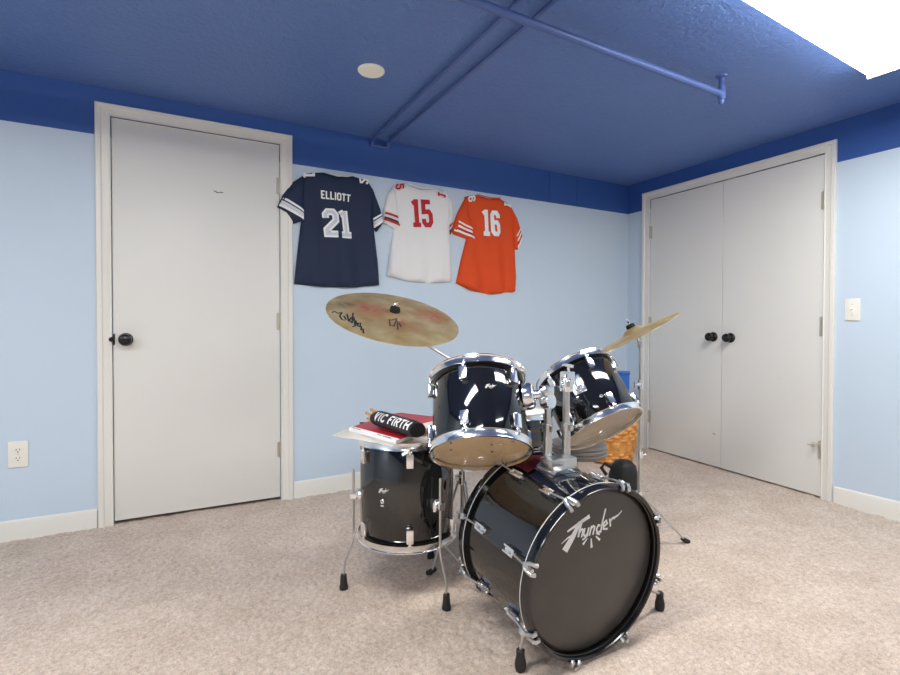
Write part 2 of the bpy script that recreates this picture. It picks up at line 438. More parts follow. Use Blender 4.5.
# baseboards
def baseboard(name, a, b, inward, ends=True):
    bm = bmesh.new(); prof = [(0, -.06), (.013, -.06), (.013, .072), (.009, .088), (.004, .094), (0, .094)]
    rows = [[bm.verts.new((V(p) + V(inward)*t) + V((0, 0, z + zf(p[0], p[1])))) for (t, z) in prof] for p in (a, b)]
    n = len(prof)
    for i in range(n): bm.faces.new((rows[0][i], rows[0][(i+1) % n], rows[1][(i+1) % n], rows[1][i]))
    bm.faces.new(rows[0][::-1]); bm.faces.new(rows[1])
    bmesh.ops.recalc_face_normals(bm, faces=bm.faces[:]); return struct(name, bm, M['white_trim'], smooth=25)
CW = .070
baseboard('baseboard_back_left', (XL, 0, 0), (D0-CW, 0, 0), (0, -1, 0))
baseboard('baseboard_back', (D1+CW, 0, 0), (0, 0, 0), (0, -1, 0))
baseboard('baseboard_right_corner', (0, 0, 0), (0, C1+CW, 0), (-1, 0, 0))
baseboard('baseboard_right', (0, C0-CW, 0), (0, YF, 0), (-1, 0, 0))
baseboard('baseboard_left', (XL, YF, 0), (XL, 0, 0), (1, 0, 0))
baseboard('baseboard_front', (0, YF, 0), (XL, YF, 0), (0, 1, 0))

# door casings, swept profile with mitred corners
def casing(name, P, label):
    """P(s, out, w, t): s in 0..3 corner index"""
    prof = [(.001, 0), (.001, .010), (.003, .011), (.005, .011), (.009, .0075), (.012, .0075), (.040, .012), (.046, .018), (.066, .018), (.070, .013), (.070, 0)]
    bm = bmesh.new(); rows = [[bm.verts.new(P(s, w, t)) for (w, t) in prof] for s in range(4)]
    n = len(prof)
    for a, b in zip(rows, rows[1:]):
        for i in range(n): bm.faces.new((a[i], a[(i+1) % n], b[(i+1) % n], b[i]))
    bm.faces.new(rows[0][::-1]); bm.faces.new(rows[3])
    bmesh.ops.recalc_face_normals(bm, faces=bm.faces[:]); return struct(name, bm, M['white_trim'], label, smooth=20)
def Pl(s, w, t):
    x = (D0-w*.93, D0-w*.93, D1+w*.97, D1+w*.97)[s]; z = (-.06, DZ+w*.84, DZ+w*.84, -.06)[s]; return V((x, -t, z))
def Pr(s, w, t):
    y = (C0-w*.86, C0-w*.86, C1+w, C1+w)[s]; z = (-.06, CZ+w*.87, CZ+w*.87, -.06)[s]; return V((-t, y, z))
casing('trim_1', Pl, 'white moulded casing around the left door'); casing('trim_2', Pr, 'white moulded casing around the closet doors')

def knob(parent, p, d):
    p = V(p); d = V(d); bm = bmesh.new(); mx = disc_mx(p, d)
    lathe(bm, [(0, .0), (.033, .0), (.033, .004), (.027, .010), (.012, .013), (.011, .026), (.020, .030), (.0275, .038), (.0295, .047), (.027, .056), (.018, .062), (.006, .064), (.006, .061), (0, .061)], mx, 32)
    k = obj('door_knob', bm, M['black_metal'], parent); k['label'] = 'dark round knob'; return k
def hinge(parent, p, d, z0, z1):
    bm = bmesh.new(); p = V(p); d = V(d)
    z = (z0+z1)/2; h = z1-z0
    for k in range(3): tube(bm, [(p.x+d.x*.004, p.y+d.y*.004, z0+h*k/3+.001), (p.x+d.x*.004, p.y+d.y*.004, z0+h*(k+1)/3-.001)], .0065, 12)
    tube(bm, [(p.x+d.x*.004, p.y+d.y*.004, z1), (p.x+d.x*.004, p.y+d.y*.004, z1+.006)], [.005, .003], 10)
    t = V((-d.y, d.x, 0)); 
    for s in (-1, 1): box(bm, p + t*s*.010 + d*.0012 + V((0, 0, z)), (abs(t.x)*.018+abs(d.x)*.0024, abs(t.y)*.018+abs(d.y)*.0024, h))
    return obj('hinge', bm, M['nickel'], parent)

# left door
bm = bmesh.new(); g = .003
box(bm, ((D0+D1)/2, .0185, (DZ+.012)/2+.002), (D1-D0-2*g, .035, DZ-.018-.004), bev=.0015)
door = struct('door_1', bm, M['white_door'], 'white flush door on the left of the back wall', smooth=30)
knob(door, (-3.535, .001, .929), (0, -1, 0))
for z0, z1 in ((1.752, 1.843), (.978, 1.075), (.248, .335)): hinge(door, (D1-.001, 0, 0), (0, -1, 0), z0, z1)
bm = bmesh.new(); box(bm, (D0+.006, -.001, .930), (.010, .003, .055), bev=.0008); tube(bm, [(D0-.003, -.001, .93), (D0-.003, -.014, .93)], .012, 12)
obj('strike_plate', bm, M['black_metal'], door)
bm = bmesh.new()
for (x, z, l, a) in ((-3.118, 1.725, .018, .3), (-3.098, 1.722, .014, -.4), (-3.085, 1.724, .012, .1), (-3.11, 1.720, .01, 0)):
    box(bm, (x, .0007, z), (l, .0008, .005), Matrix.Rotation(a, 3, 'Y'))
obj('scuff_mark', bm, M['scuff'], door)

# closet pair
ym = -.836
def leaf(name, ya, yb, label):
    bm = bmesh.new(); fr = []
    for x in (.001, .036):
        fr.append([bm.verts.new((x, y, z)) for (y, z) in ((ya, zf(0, ya)+.010), (yb, zf(0, yb)+.010), (yb, CZ-.004), (ya, CZ-.004))])
    a, b = fr
    bm.faces.new(a); bm.faces.new(b[::-1])
    for i in range(4): bm.faces.new((a[i], b[i], b[(i+1) % 4], a[(i+1) % 4]))
    bmesh.ops.recalc_face_normals(bm, faces=bm.faces[:])
    bmesh.ops.bevel(bm, geom=bm.edges[:], offset=.0015, segments=1, affect='EDGES')
    return struct(name, bm, M['white_door'], label, smooth=30)
dl = leaf('door_2', ym+.0015, C1-g, 'left white flush closet door beside the corner'); dr = leaf('door_3', C0+g, ym-.0015, 'right white flush closet door beside the light switch')
knob(dl, (.001, -.772, .934), (-1, 0, 0)); knob(dr, (.001, -.899, .929), (-1, 0, 0))
for z0, z1 in ((1.701, 1.796), (.988, 1.084), (.25, .345)): hinge(dl, (0, C1-.001, 0), (-1, 0, 0), z0, z1)
for z0, z1 in ((1.685, 1.789), (.948, 1.059), (.229, .328)): hinge(dr, (0, C0+.001, 0), (-1, 0, 0), z0, z1)
bm = bmesh.new()
tube(bm, [(-.006, -1.462, .318), (-.034, -1.440, .316), (-.044, -1.424, .315)], .005, 10); tube(bm, [(-.044, -1.424, .315), (-.050, -1.412, .315)], [.008, .006], 12)
tube(bm, [(-.030, -1.448, .316), (-.008, -1.424, .312)], .004, 10); tube(bm, [(-.010, -1.426, .312), (-.003, -1.418, .311)], .008, 12)
tube(bm, [(-.006, -1.462, .335), (-.006, -1.462, .300)], .0085, 12)
obj('hinge_door_stop', bm, M['nickel'], dr)
bm = bmesh.new(); box(bm, (.0004, -.785, .256), (.0008, .022, .004), Matrix.Rotation(.25, 3, 'X')); obj('scuff_mark', bm, M['scuff'], dl)
bm = bmesh.new()
for y in (-.74, -.90): box(bm, (-.002, y, CZ-.003), (.012, .05, .006), bev=.001)
obj('ball_catch', bm, M['nickel'], dl)

# outlet, switch
t = thing('wall_outlet', 'white duplex power outlet low on the back wall left of the door', 'outlet', (-3.964, 0, .399))
bm = bmesh.new(); box(bm, (-3.964, -.0035, .399), (.074, .007, .122), bev=.003); obj('cover_plate', bm, M['pale_plastic'], t)
for s in (-1, 1):
    bm = bmesh.new(); mx = disc_mx((-3.964, -.0065, .399+s*.0195), (0, -1, 0)); lathe(bm, [(0, 0), (.0165, 0), (.0165, .002), (.0155, .0028), (0, .0028)], mx, 24)
    r_ = obj('socket', bm, M['pale_plastic'], t)
    bm = bmesh.new()
    for dx in (-.0063, .0063): box(bm, (-3.964+dx, -.0094, .402+s*.0195), (.0022, .0008, .009))
    box(bm, (-3.964, -.0094, .391+s*.0195), (.005, .0008, .005)); obj('slot', bm, M['black_ink'], r_)
bm = bmesh.new(); tube(bm, [(-3.964, -.0065, .399), (-3.964, -.0082, .399)], .003, 10); obj('screw', bm, M['nickel'], t)
t = thing('light_switch', 'white toggle light switch on the right wall beside the closet', 'light switch', (0, -1.614, 1.097))
bm = bmesh.new(); box(bm, (-.0035, -1.614, 1.097), (.007, .074, .122), bev=.003); obj('cover_plate', bm, M['pale_plastic'], t)
bm = bmesh.new(); box(bm, (-.012, -1.614, 1.101), (.018, .009, .012), Matrix.Rotation(.5, 3, 'Y'), bev=.002); box(bm, (-.0075, -1.614, 1.097), (.002, .012, .026)); obj('toggle', bm, M['cream'], t)
for dz in (-.03, .03):
    bm = bmesh.new(); tube(bm, [(-.0065, -1.614, 1.097+dz), (-.0082, -1.614, 1.097+dz)], .003, 10); obj('screw', bm, M['nickel'], t)

# ceiling things
t = thing('ceiling_cover_plate', 'round cream blank cover plate on the blue ceiling', 'ceiling plate', (-2.527, -.806, HC))
bm = bmesh.new(); lathe(bm, [(0, 0), (.061, 0), (.061, -.006), (.056, -.011), (0, -.013)], Matrix.Translation((-2.527, -.806, HC)), 48); obj('plate', bm, M['cream'], t)

def light(name, cx, cy, L, W, ang, label, bulge=.045):
    t = thing(name, label, 'ceiling light', (cx, cy, HC), 'fluorescent wrap ceiling lights')
    R = Matrix.Rotation(ang, 4, 'Z'); R.translation = (cx, cy, HC)
    bm = bmesh.new(); box(bm, (0, 0, -.014), (L, W*.86, .028), bev=.003); bm.transform(R); obj('housing', bm, M['white_trim'], t)
    prof = [(-W/2, -.022), (-W/2, -.052), (-W/2+.012, -.062), (-W*.12, -.066), (0, -.064), (W*.12, -.066), (W/2-.012, -.062), (W/2, -.052), (W/2, -.022)]
    bm = bmesh.new(); rows = [[bm.verts.new((x, y, z)) for (y, z) in prof] for x in (-L/2+.006, L/2-.006)]
    for i in range(len(prof)-1): bm.faces.new((rows[0][i], rows[0][i+1], rows[1][i+1], rows[1][i]))
    bm.faces.new(rows[0][::-1]); bm.faces.new(rows[1]); bm.faces.new((rows[0][0], rows[1][0], rows[1][-1], rows[0][-1]))
    bm.transform(R); 
    bmesh.ops.recalc_face_normals(bm, faces=bm.faces[:])
    for f in bm.faces: f.material_index = 0 if f.normal.z < -.5 else 1
    obj('diffuser', bm, [M['diffuser'], M['diffuser_side']], t, smooth=40)
    for s in (-1, 1):
        bm = bmesh.new(); box(bm, (s*(L/2-.003), 0, -.036), (.008, W+.006, .062), bev=.002); bm.transform(R); obj('end_cap', bm, M['white_trim'], t)
    return t
light('ceiling_light', -1.205, -2.09, 1.22, .262, math.radians(3.2), 'long lit fluorescent wrap light on the ceiling at upper right')
light('ceiling_light', -3.55, -2.20, 1.22, .262, math.radians(1), 'lit fluorescent wrap light on the ceiling above the viewer')
light('ceiling_light', -5.55, -2.2, 1.22, .262, 0, 'added unseen fluorescent-style fill light on the ceiling far to the left of the viewer')  # fill light added to lift the dim left side, no known fixture there
light('ceiling_light', -1.4, -5.0, 1.22, .262, 0, 'added unseen fluorescent-style fill light on the ceiling far behind the viewer, on the right')  # out-of-view fill light, added to even out the illumination
light('ceiling_light', -4.6, -5.0, 1.22, .262, 0, 'added unseen fluorescent-style fill light on the ceiling far behind the viewer, on the left')  # its left-hand partner, likewise added for even illumination

t = thing('ceiling_pipe', 'round blue painted pipe hung under the ceiling, ending in an elbow', 'pipe', (-1.075, -1.53, HC))
bm = bmesh.new(); tube(bm, [(XL+.003, -1.665, 2.085), (-1.09, -1.542, 2.085)], .0155, 16); obj('pipe_run', bm, M['ceiling_pipe'], t)
bm = bmesh.new(); tube(bm, [(-1.072, -1.541, HC-.001), (-1.072, -1.541, 2.050)], .0125, 16); tube(bm, [(-1.072, -1.541, 2.115), (-1.072, -1.541, 2.060)], .017, 16)
tube(bm, [(-1.110, -1.542, 2.085), (-1.072, -1.541, 2.085)], .0165, 16); obj('elbow', bm, M['ceiling_pipe'], t)
bm = bmesh.new(); tube(bm, [(-1.072, -1.541, 2.052), (-1.072, -1.541, 2.044), (-1.072, -1.541, 2.036)], [.013, .012, .006], 8); obj('plug', bm, M['ceiling_pipe'], t)
bm = bmesh.new(); lathe(bm, [(0, 0), (.027, 0), (.025, -.006), (.013, -.009), (0, -.009)], Matrix.Translation((-1.072, -1.541, HC)), 24); obj('flange', bm, M['ceiling_pipe'], t)

t = thing('ceiling_conduit', 'pair of thin blue painted conduits running along the ceiling to the back wall', 'conduit', (-2.16, -.02, HC))
for xa, xb in ((-2.232, -2.250), (-2.130, -2.140)):
    bm = bmesh.new(); tube(bm, [(xa, -.012, 2.120), (xa, -.03, 2.142), (xa-.001, -.06, 2.150), (xb, -1.45, 2.150), (xb-.05, YF+.002, 2.150)], .0092, 12); obj('conduit_run', bm, M['ceiling_pipe'], t)
bm = bmesh.new(); box(bm, (-2.181, -.010, 2.118), (.125, .020, .014), bev=.003); obj('bracket', bm, M['ceiling_pipe'], t)

# ------------------------------------------------------------------ jerseys
def jersey(name, label, loc, body, sleeves, mat_body, prints, seed, stripes):
    t = thing(name, label, 'jersey', loc, 'football jerseys pinned to the wall')
    out = [V(p) for p in body]
    def edge_d(p, poly):
        d = 9
        for a, b in zip(poly, poly[1:]+poly[:1]):
            ab = b-a; k = min(1, max(0, (p-a).dot(ab)/max(1e-9, ab.length_squared))); d = min(d, (p-(a+ab*k)).length)
        return d
    zt = max(p.y for p in out); zb = min(p.y for p in out); xc = sum(p.x for p in out)/len(out)
    def disp(x, z):
        h = (zt-z)/(zt-zb)
        w = noise.noise(V((x*7+seed, z*2.2, seed)))*.020 + noise.noise(V((x*15, z*5+seed, 2*seed)))*.011
        fold = .015*math.sin((x-xc)*34+seed+2.5*(z-zt))*max(0, h-.25)
        return .016 + .016*h + (w + fold)*(0.35+h)
    bodyf = lambda x, z, off: V((x, -(max(.006, disp(x, z)) + off), z))
    def panel(pname, poly, m, base, puff, parent, sub=1):
        poly = [V(p) for p in poly]
        # finer outline
        rim = []
        for a, b in zip(poly, poly[1:]+poly[:1]):
            n = max(1, int((b-a).length/.014))
            for i in range(n): rim.append(a.lerp(b, i/n))
        pts = rim[:]; n0 = len(rim)
        xs = [p.x for p in poly]; zs = [p.y for p in poly]; st = .014; x = min(xs)+st*.5
        while x < max(xs):
            z = min(zs)+st*.5
            while z < max(zs):
                p = V((x, z)); ins = False
                for a, b in zip(poly, poly[1:]+poly[:1]):
                    if (a.y > p.y) != (b.y > p.y) and p.x < (b.x-a.x)*(p.y-a.y)/(b.y-a.y)+a.x: ins = not ins
                if ins and edge_d(p, poly) > .007: pts.append(p)
                z += st
            x += st
        r = delaunay_2d_cdt(pts, [(i, (i+1) % n0) for i in range(n0)], [], 1, 1e-6)
        bm = bmesh.new(); vs = []
        for p in r[0]:
            e = edge_d(p, poly); k = 1-math.exp(-e/.012)
            vs.append(bm.verts.new(V((p.x, -(max(.004, disp(p.x, p.y))*(.55+.45*k) + base + puff*k), p.y))))
        bv = [bm.verts.new(V((p.x, +.0008, p.y))) for p in r[0]]
        for f in r[2]: bm.faces.new([vs[i] for i in f]); bm.faces.new([bv[i] for i in f][::-1])
        for e in [e for e in bm.edges if len(e.link_faces) == 1 and e.verts[0] in set(vs)]:
            a, b = e.verts; i, j = vs.index(a), vs.index(b)
            bm.faces.new((a, b, bv[j], bv[i]))
        return obj(pname, bm, m, parent, smooth=60)
    panel('body', body, mat_body, 0, .004, t)
    for (poly, cuff, sm) in sleeves:
        s = panel('sleeve', poly, sm, .004, .006, t)
        c0, c1, s0, s1 = [V(q) for q in cuff]     # cuff ends, shoulder-side ends
        for (a, b, mm) in stripes:
            bm = bmesh.new(); n = 14; rows = []
            for k in (a, (a+b)/2, b):
                p0, p1 = c0.lerp(s0, k), c1.lerp(s1, k)
                row = []
                for i in range(n+1):
                    q = p0.lerp(p1, i/n); e = min(1, min(i, n-i)/2.5)
                    row.append(bm.verts.new(V((q.x, -(max(.004, disp(q.x, q.y))*(.62+.38*e) + .0095 + .003*e), q.y))))
                rows.append(row)
            for r0, r1 in zip(rows, rows[1:]):
                for i in range(n): bm.faces.new((r0[i], r0[i+1], r1[i+1], r1[i]))
            obj_sheet('sleeve_stripe', bm, mm, s, (0, -1, 0))
    for (pname, s, quad, w, off, mm) in prints:
        bm = bmesh.new(); text(bm, s, quad, bodyf, .006+off, w, step=.01); obj_sheet(pname, bm, mm, t, (0, -1, 0))
    # collar
    return t, bodyf

def collar(t, pts, m, r=.007):
    bm = bmesh.new(); tube(bm, pts, r, 10); obj('collar', bm, m, t)

B1 = [(-2.648,1.884),(-2.60,1.898),(-2.535,1.909),(-2.447,1.896),(-2.355,1.914),(-2.254,1.897),(-2.222,1.813),(-2.230,1.670),(-2.226,1.617),(-2.198,1.405),(-2.188,1.259),(-2.337,1.239),(-2.515,1.232),(-2.704,1.244),(-2.691,1.374),(-2.668,1.575),(-2.658,1.643),(-2.662,1.774)]
SL1 = [(-2.640,1.884),(-2.714,1.825),(-2.770,1.744),(-2.797,1.676),(-2.746,1.649),(-2.706,1.590),(-2.650,1.614),(-2.645,1.643),(-2.650,1.774)]
SR1 = [(-2.260,1.895),(-2.226,1.848),(-2.178,1.729),(-2.159,1.650),(-2.203,1.590),(-2.226,1.620),(-2.236,1.670),(-2.232,1.813)]
j1, f1 = jersey('football_jersey', 'navy blue number 21 football jersey pinned to the wall beside the left door', (-2.445, 0, 1.9), B1,
    [(SL1, ((-2.795,1.676),(-2.652,1.612),(-2.735,1.790),(-2.652,1.735)), M['navy']), (SR1, ((-2.160,1.650),(-2.226,1.600),(-2.186,1.760),(-2.234,1.735)), M['navy'])],
    M['navy'],
    [('player_name', 'ELLIOTT', [(-2.552,1.800),(-2.372,1.795),(-2.374,1.752),(-2.550,1.752)], .0085, 0, M['print_white']),
     ('number', '21', [(-2.540,1.690),(-2.378,1.694),(-2.362,1.540),(-2.526,1.534)], .040, 0, M['print_white']),
     ('number', '21', [(-2.540,1.690),(-2.378,1.694),(-2.362,1.540),(-2.526,1.534)], .017, .0012, M['print_grey']),
     ('shoulder_number', '1', [(-2.585,1.900),(-2.590,1.866),(-2.655,1.856),(-2.650,1.888)], .014, .004, M['print_white']),
     ('shoulder_number', '2', [(-2.258,1.872),(-2.262,1.902),(-2.318,1.905),(-2.314,1.874)], .011, .004, M['print_white'])],
    1.3, [(.04, .16, M['print_white']), (.16, .34, M['print_grey']), (.34, .40, M['print_navy']), (.40, .50, M['print_white'])])
collar(j1, [(-2.535,-.016,1.912),(-2.50,-.034,1.900),(-2.447,-.040,1.894),(-2.395,-.034,1.900),(-2.355,-.016,1.916),(-2.40,-.008,1.914),(-2.447,-.006,1.912),(-2.50,-.008,1.912),(-2.535,-.014,1.914)], M['print_grey'], .004)
B2 = [(-2.092,1.892),(-2.010,1.915),(-1.985,1.912),(-1.898,1.893),(-1.810,1.908),(-1.790,1.913),(-1.716,1.902),(-1.680,1.824),(-1.692,1.649),(-1.683,1.535),(-1.671,1.304),(-1.827,1.288),(-1.992,1.293),(-2.131,1.323),(-2.111,1.465),(-2.088,1.594),(-2.076,1.723)]
SL2 = [(-2.085,1.892),(-2.127,1.834),(-2.154,1.732),(-2.159,1.650),(-2.062,1.610),(-2.032,1.663),(-2.066,1.777)]
SR2 = [(-1.724,1.902),(-1.666,1.844),(-1.660,1.752),(-1.676,1.640),(-1.694,1.590),(-1.697,1.649),(-1.688,1.823)]
j2, f2 = jersey('football_jersey', 'white number 15 football jersey with red numerals, pinned between the navy and orange ones', (-1.9, 0, 1.9), B2,
    [(SL2, ((-2.158,1.652),(-2.045,1.622),(-2.140,1.775),(-2.062,1.760)), M['jersey_white']), (SR2, ((-1.675,1.640),(-1.694,1.595),(-1.664,1.765),(-1.690,1.750)), M['jersey_white'])],
    M['jersey_white'],
    [('number', '15', [(-1.972,1.818),(-1.832,1.828),(-1.818,1.650),(-1.962,1.642)], .030, 0, M['print_red']),
     ('shoulder_number', '5', [(-2.020,1.910),(-2.026,1.872),(-2.086,1.862),(-2.080,1.898)], .011, .004, M['print_red']),
     ('shoulder_number', '1', [(-1.722,1.852),(-1.720,1.884),(-1.778,1.890),(-1.780,1.858)], .012, .004, M['print_red'])],
    4.1, [(.10, .20, M['print_red']), (.20, .30, M['print_black']), (.30, .42, M['print_grey']), (.42, .54, M['print_red'])])
collar(j2, [(-1.985,-.016,1.915),(-1.94,-.032,1.900),(-1.898,-.036,1.892),(-1.850,-.032,1.900),(-1.810,-.016,1.911)], M['jersey_white'], .004)
B3 = [(-1.565,1.885),(-1.508,1.904),(-1.470,1.908),(-1.370,1.896),(-1.283,1.908),(-1.184,1.870),(-1.150,1.782),(-1.156,1.637),(-1.149,1.555),(-1.146,1.369),(-1.156,1.255),(-1.365,1.228),(-1.518,1.252),(-1.631,1.296),(-1.591,1.464),(-1.546,1.619),(-1.540,1.742)]
SL3 = [(-1.557,1.885),(-1.621,1.772),(-1.665,1.661),(-1.654,1.625),(-1.491,1.588),(-1.485,1.648),(-1.530,1.761)]
SR3 = [(-1.190,1.870),(-1.128,1.784),(-1.086,1.660),(-1.127,1.557),(-1.155,1.572),(-1.160,1.637),(-1.155,1.782)]
j3, f3 = jersey('football_jersey', 'bright orange-red number 16 football jersey, rightmost of the three on the wall', (-1.37, 0, 1.9), B3,
    [(SL3, ((-1.660,1.640),(-1.490,1.602),(-1.608,1.790),(-1.520,1.740)), M['jersey_orange']), (SR3, ((-1.090,1.655),(-1.130,1.562),(-1.128,1.778),(-1.156,1.745)), M['jersey_orange'])],
    M['jersey_orange'],
    [('number', '16', [(-1.436,1.812),(-1.298,1.814),(-1.282,1.640),(-1.428,1.634)], .031, 0, M['print_white']),
     ('shoulder_number', '6', [(-1.488,1.904),(-1.492,1.862),(-1.545,1.848),(-1.548,1.886)], .011, .004, M['print_white']),
     ('shoulder_number', '1', [(-1.190,1.850),(-1.194,1.874),(-1.252,1.884),(-1.250,1.856)], .012, .004, M['print_white'])],
    7.7, [(.02, .12, M['print_white']), (.12, .24, M['print_red']), (.24, .34, M['print_white']), (.44, .52, M['print_white'])])
collar(j3, [(-1.47,-.016,1.910),(-1.42,-.032,1.900),(-1.37,-.036,1.895),(-1.32,-.032,1.900),(-1.283,-.016,1.910)], M['jersey_orange'], .004)

# ------------------------------------------------------------------ drum building blocks
LOGO = [[(0.116,0.143),(0.073,0.160),(0.034,0.174)],[(0.070,0.163),(0.095,0.122),(0.121,0.087)],[(0.135,0.111),(0.113,0.124),(0.093,0.130)],[(0.060,0.170),(0.069,0.142),(0.073,0.118)],[(0.071,0.130),(0.061,0.140),(0.056,0.137),(0.060,0.115)],[(0.050,0.141),(0.053,0.122),(0.046,0.115),(0.039,0.122)],[(0.034,0.140),(0.039,0.113)],[(0.024,0.143),(0.030,0.114)],[(0.027,0.132),(0.017,0.141),(0.011,0.137),(0.016,0.114)],[(-0.012,0.137),(-0.003,0.140),(0.003,0.128),(-0.002,0.116),(-0.012,0.120)],[(-0.028,0.186),(-0.020,0.150),(-0.014,0.114)],[(-0.026,0.131),(-0.039,0.138),(-0.034,0.148),(-0.025,0.142),(-0.025,0.124),(-0.043,0.121)],[(-0.048,0.152),(-0.054,0.126)],[(-0.050,0.141),(-0.061,0.152),(-0.070,0.148)],[(-0.066,0.151),(-0.082,0.156),(-0.098,0.168)],[(0.037,0.107),(0.053,0.092)],[(0.022,0.104),(0.017,0.075)],[(0.004,0.108),(-0.014,0.092)],[(0.040,0.112),(0.056,0.107)],[(0.004,0.116),(-0.012,0.110)]]
LW = [.012, .016, .007, .0075] + [.0062]*11 + [.007, .008, .007, .006, .006]
LT = [(.5, 1.1), (.8, 1.5), (.3, 1), (1, .9)] + [(1, 1)]*10 + [(1.2, .4)] + [(.5, 1.1)]*5

def logo(bm, fn, scale, off, cx=0.02, cy=.135, k=1):
    for st, w, tp in zip(LOGO, LW, LT):
        ribbon(bm, [((cx-a)*scale, (b-cy)*scale) for a, b in st], w*scale*k, fn, off, step=.006, taper=tp)

def hoop_profile(R, z0, z1, up):
    """flanged steel hoop; up=True: rim on the z1 side"""
    h = z1-z0
    if up: p = [(R-.004, z0), (R-.0015, z0), (R-.004, z0+.004), (R-.004, z1-.006), (R, z1-.003), (R, z1), (R-.006, z1), (R-.0065, z1-.005), (R-.0065, z0+.004)]
    else: p = [(R-.004, z1), (R-.0015, z1), (R-.004, z1-.004), (R-.004, z0+.006), (R, z0+.003), (R, z0), (R-.006, z0), (R-.0065, z0+.005), (R-.0065, z1-.004)]
    return p

def lug(parent, mx, Rs, ang, zc, zhoop, Rh, hgt=.046, wid=.026, mm='chrome'):
    """box lug on the shell with its tension rod reaching over the hoop"""
    ca, sa = math.cos(ang), math.sin(ang)
    rot = Matrix.Rotation(ang, 4, 'Z'); A = mx @ rot
    bm = bmesh.new(); box(bm, (Rs+.008, 0, zc), (.018, wid, hgt), bev=.004)
    s = 1 if zhoop > zc else -1
    tube(bm, [(Rs+.010, 0, zc+s*hgt*.45), (Rs+.010, 0, zc+s*(hgt*.5+.006))], .0055, 12)
    bm.transform(A); l = obj('lug', bm, M[mm], parent)
    bm = bmesh.new(); zr = zhoop
    tube(bm, [(Rs+.010, 0, zc+s*hgt*.4), (Rs+.0105, 0, zr)], .0028, 10); tube(bm, [(Rs+.0105, 0, zr-s*.001), (Rs+.0105, 0, zr+s*.006)], .0052, 8)
    box(bm, (Rs+.0085, 0, zr-s*.005), (.012, .016, .006), bev=.0015)
    bm.transform(A); obj('tension_rod', bm, M[mm], l); return l

def tom(name, label, cat, c, a, ex, R, H, lug0, nl, wood, film, badge, group=None, mount=None, batter='coated_head', lugh=.046):
    mx = disc_mx(c, a, ex); base = V(c)
    t = thing(name, label, cat, (base.x, base.y, base.z), group)
    Rs = R-.012
    bm = bmesh.new()
    prof = [(Rs, .016), (Rs, H-.016), (Rs-.004, H-.011), (Rs-.0075, H-.016), (Rs-.0075, .016), (Rs-.004, .011)]
    lathe(bm, prof, mx, 72, closed=True, mis=[0, 1, 1, 1, 1, 1])
    for k in range(nl):
        an = lug0 + 2*PI*k/nl
        for z in (.055, .08, H-.055, H-.08):
            p = mx @ V(((Rs-.0075)*math.cos(an), (Rs-.0075)*math.sin(an), z)); q = mx @ V(((Rs-.0105)*math.cos(an), (Rs-.0105)*math.sin(an), z))
            tube(bm, [p, q], .0042, 8, mi=2)
    obj('shell', bm, [M['black_gloss'], wood, M['black_metal']], t, smooth=40)
    bm = bmesh.new(); lathe(bm, hoop_profile(R, H-.027, H, True), mx, 72, closed=True); obj('top_hoop', bm, M['chrome'], t, smooth=40)
    bm = bmesh.new(); lathe(bm, hoop_profile(R, 0, .027, False), mx, 72, closed=True); obj('bottom_hoop', bm, M['chrome'], t, smooth=40)
    bm = bmesh.new(); lathe(bm, [(0, H-.0100), (Rs-.002, H-.0100), (Rs+.002, H-.013), (Rs+.003, H-.022)], mx, 72); 
    obj('batter_head', bm, M[batter], t, smooth=40)
    bm = bmesh.new(); lathe(bm, [(0, .0100), (Rs-.002, .0100), (Rs+.002, .013), (Rs+.003, .022)], mx, 72); obj('resonant_head', bm, M[film], t, smooth=40)
    for k in range(nl):
        an = lug0 + 2*PI*k/nl
        lug(t, mx, Rs, an, H-.062, H-.024, R, hgt=lugh); lug(t, mx, Rs, an, .062, .024, R, hgt=lugh)
    ang, zb, sc = badge
    r2 = Rs+.0005
    def onshell(u, v, off):
        an = ang + u/r2; return mx @ V(((r2+off)*math.cos(an), (r2+off)*math.sin(an), zb+v))
    bm = bmesh.new(); logo(bm, onshell, sc, .0006, k=1.3); d = mx.to_3x3() @ V((math.cos(ang), math.sin(ang), 0)); obj_sheet('badge', bm, M['silver_ink'], t, d)
    return t, mx, Rs

# rack tom on the left
t1, mx1, Rs1 = tom('rack_tom', 'black gloss rack tom with tan clear bottom head, nearest the floor tom', 'drum',
    (-2.4991, -1.7125, .5925), (.24135, .47790, .84461), (-.89263, .45079, 0), .163, .2722, math.radians(9), 6, M['drum_wood'], 'clear_head', (math.radians(99.6), .165, .16), 'rack toms on the bass drum')
t2, mx2, Rs2 = tom('rack_tom', 'black gloss rack tom with pale bottom head, tilted beside the crash cymbal', 'drum',
    (-1.7691, -1.5071, .5693), (-.04821, .61506, .78700), (-.99694, -.07815, 0), .176, .2923, math.radians(6), 6, M['drum_wood_pale'], 'milky_head', (math.radians(108), .180, .12), 'rack toms on the bass drum')
mxf = disc_mx((-2.547, -1.255, .195), (0, 0, 1), (1, 0, 0))
t3, _, Rs3 = tom('floor_tom', 'black gloss floor tom standing on three chrome legs with books on top', 'drum',
    (-2.547, -1.255, .195), (0, 0, 1), (1, 0, 0), .190, .3895, math.radians(-111), 6, M['drum_wood'], 'milky_head', (math.radians(-141.5), .218, .19), lugh=.050)
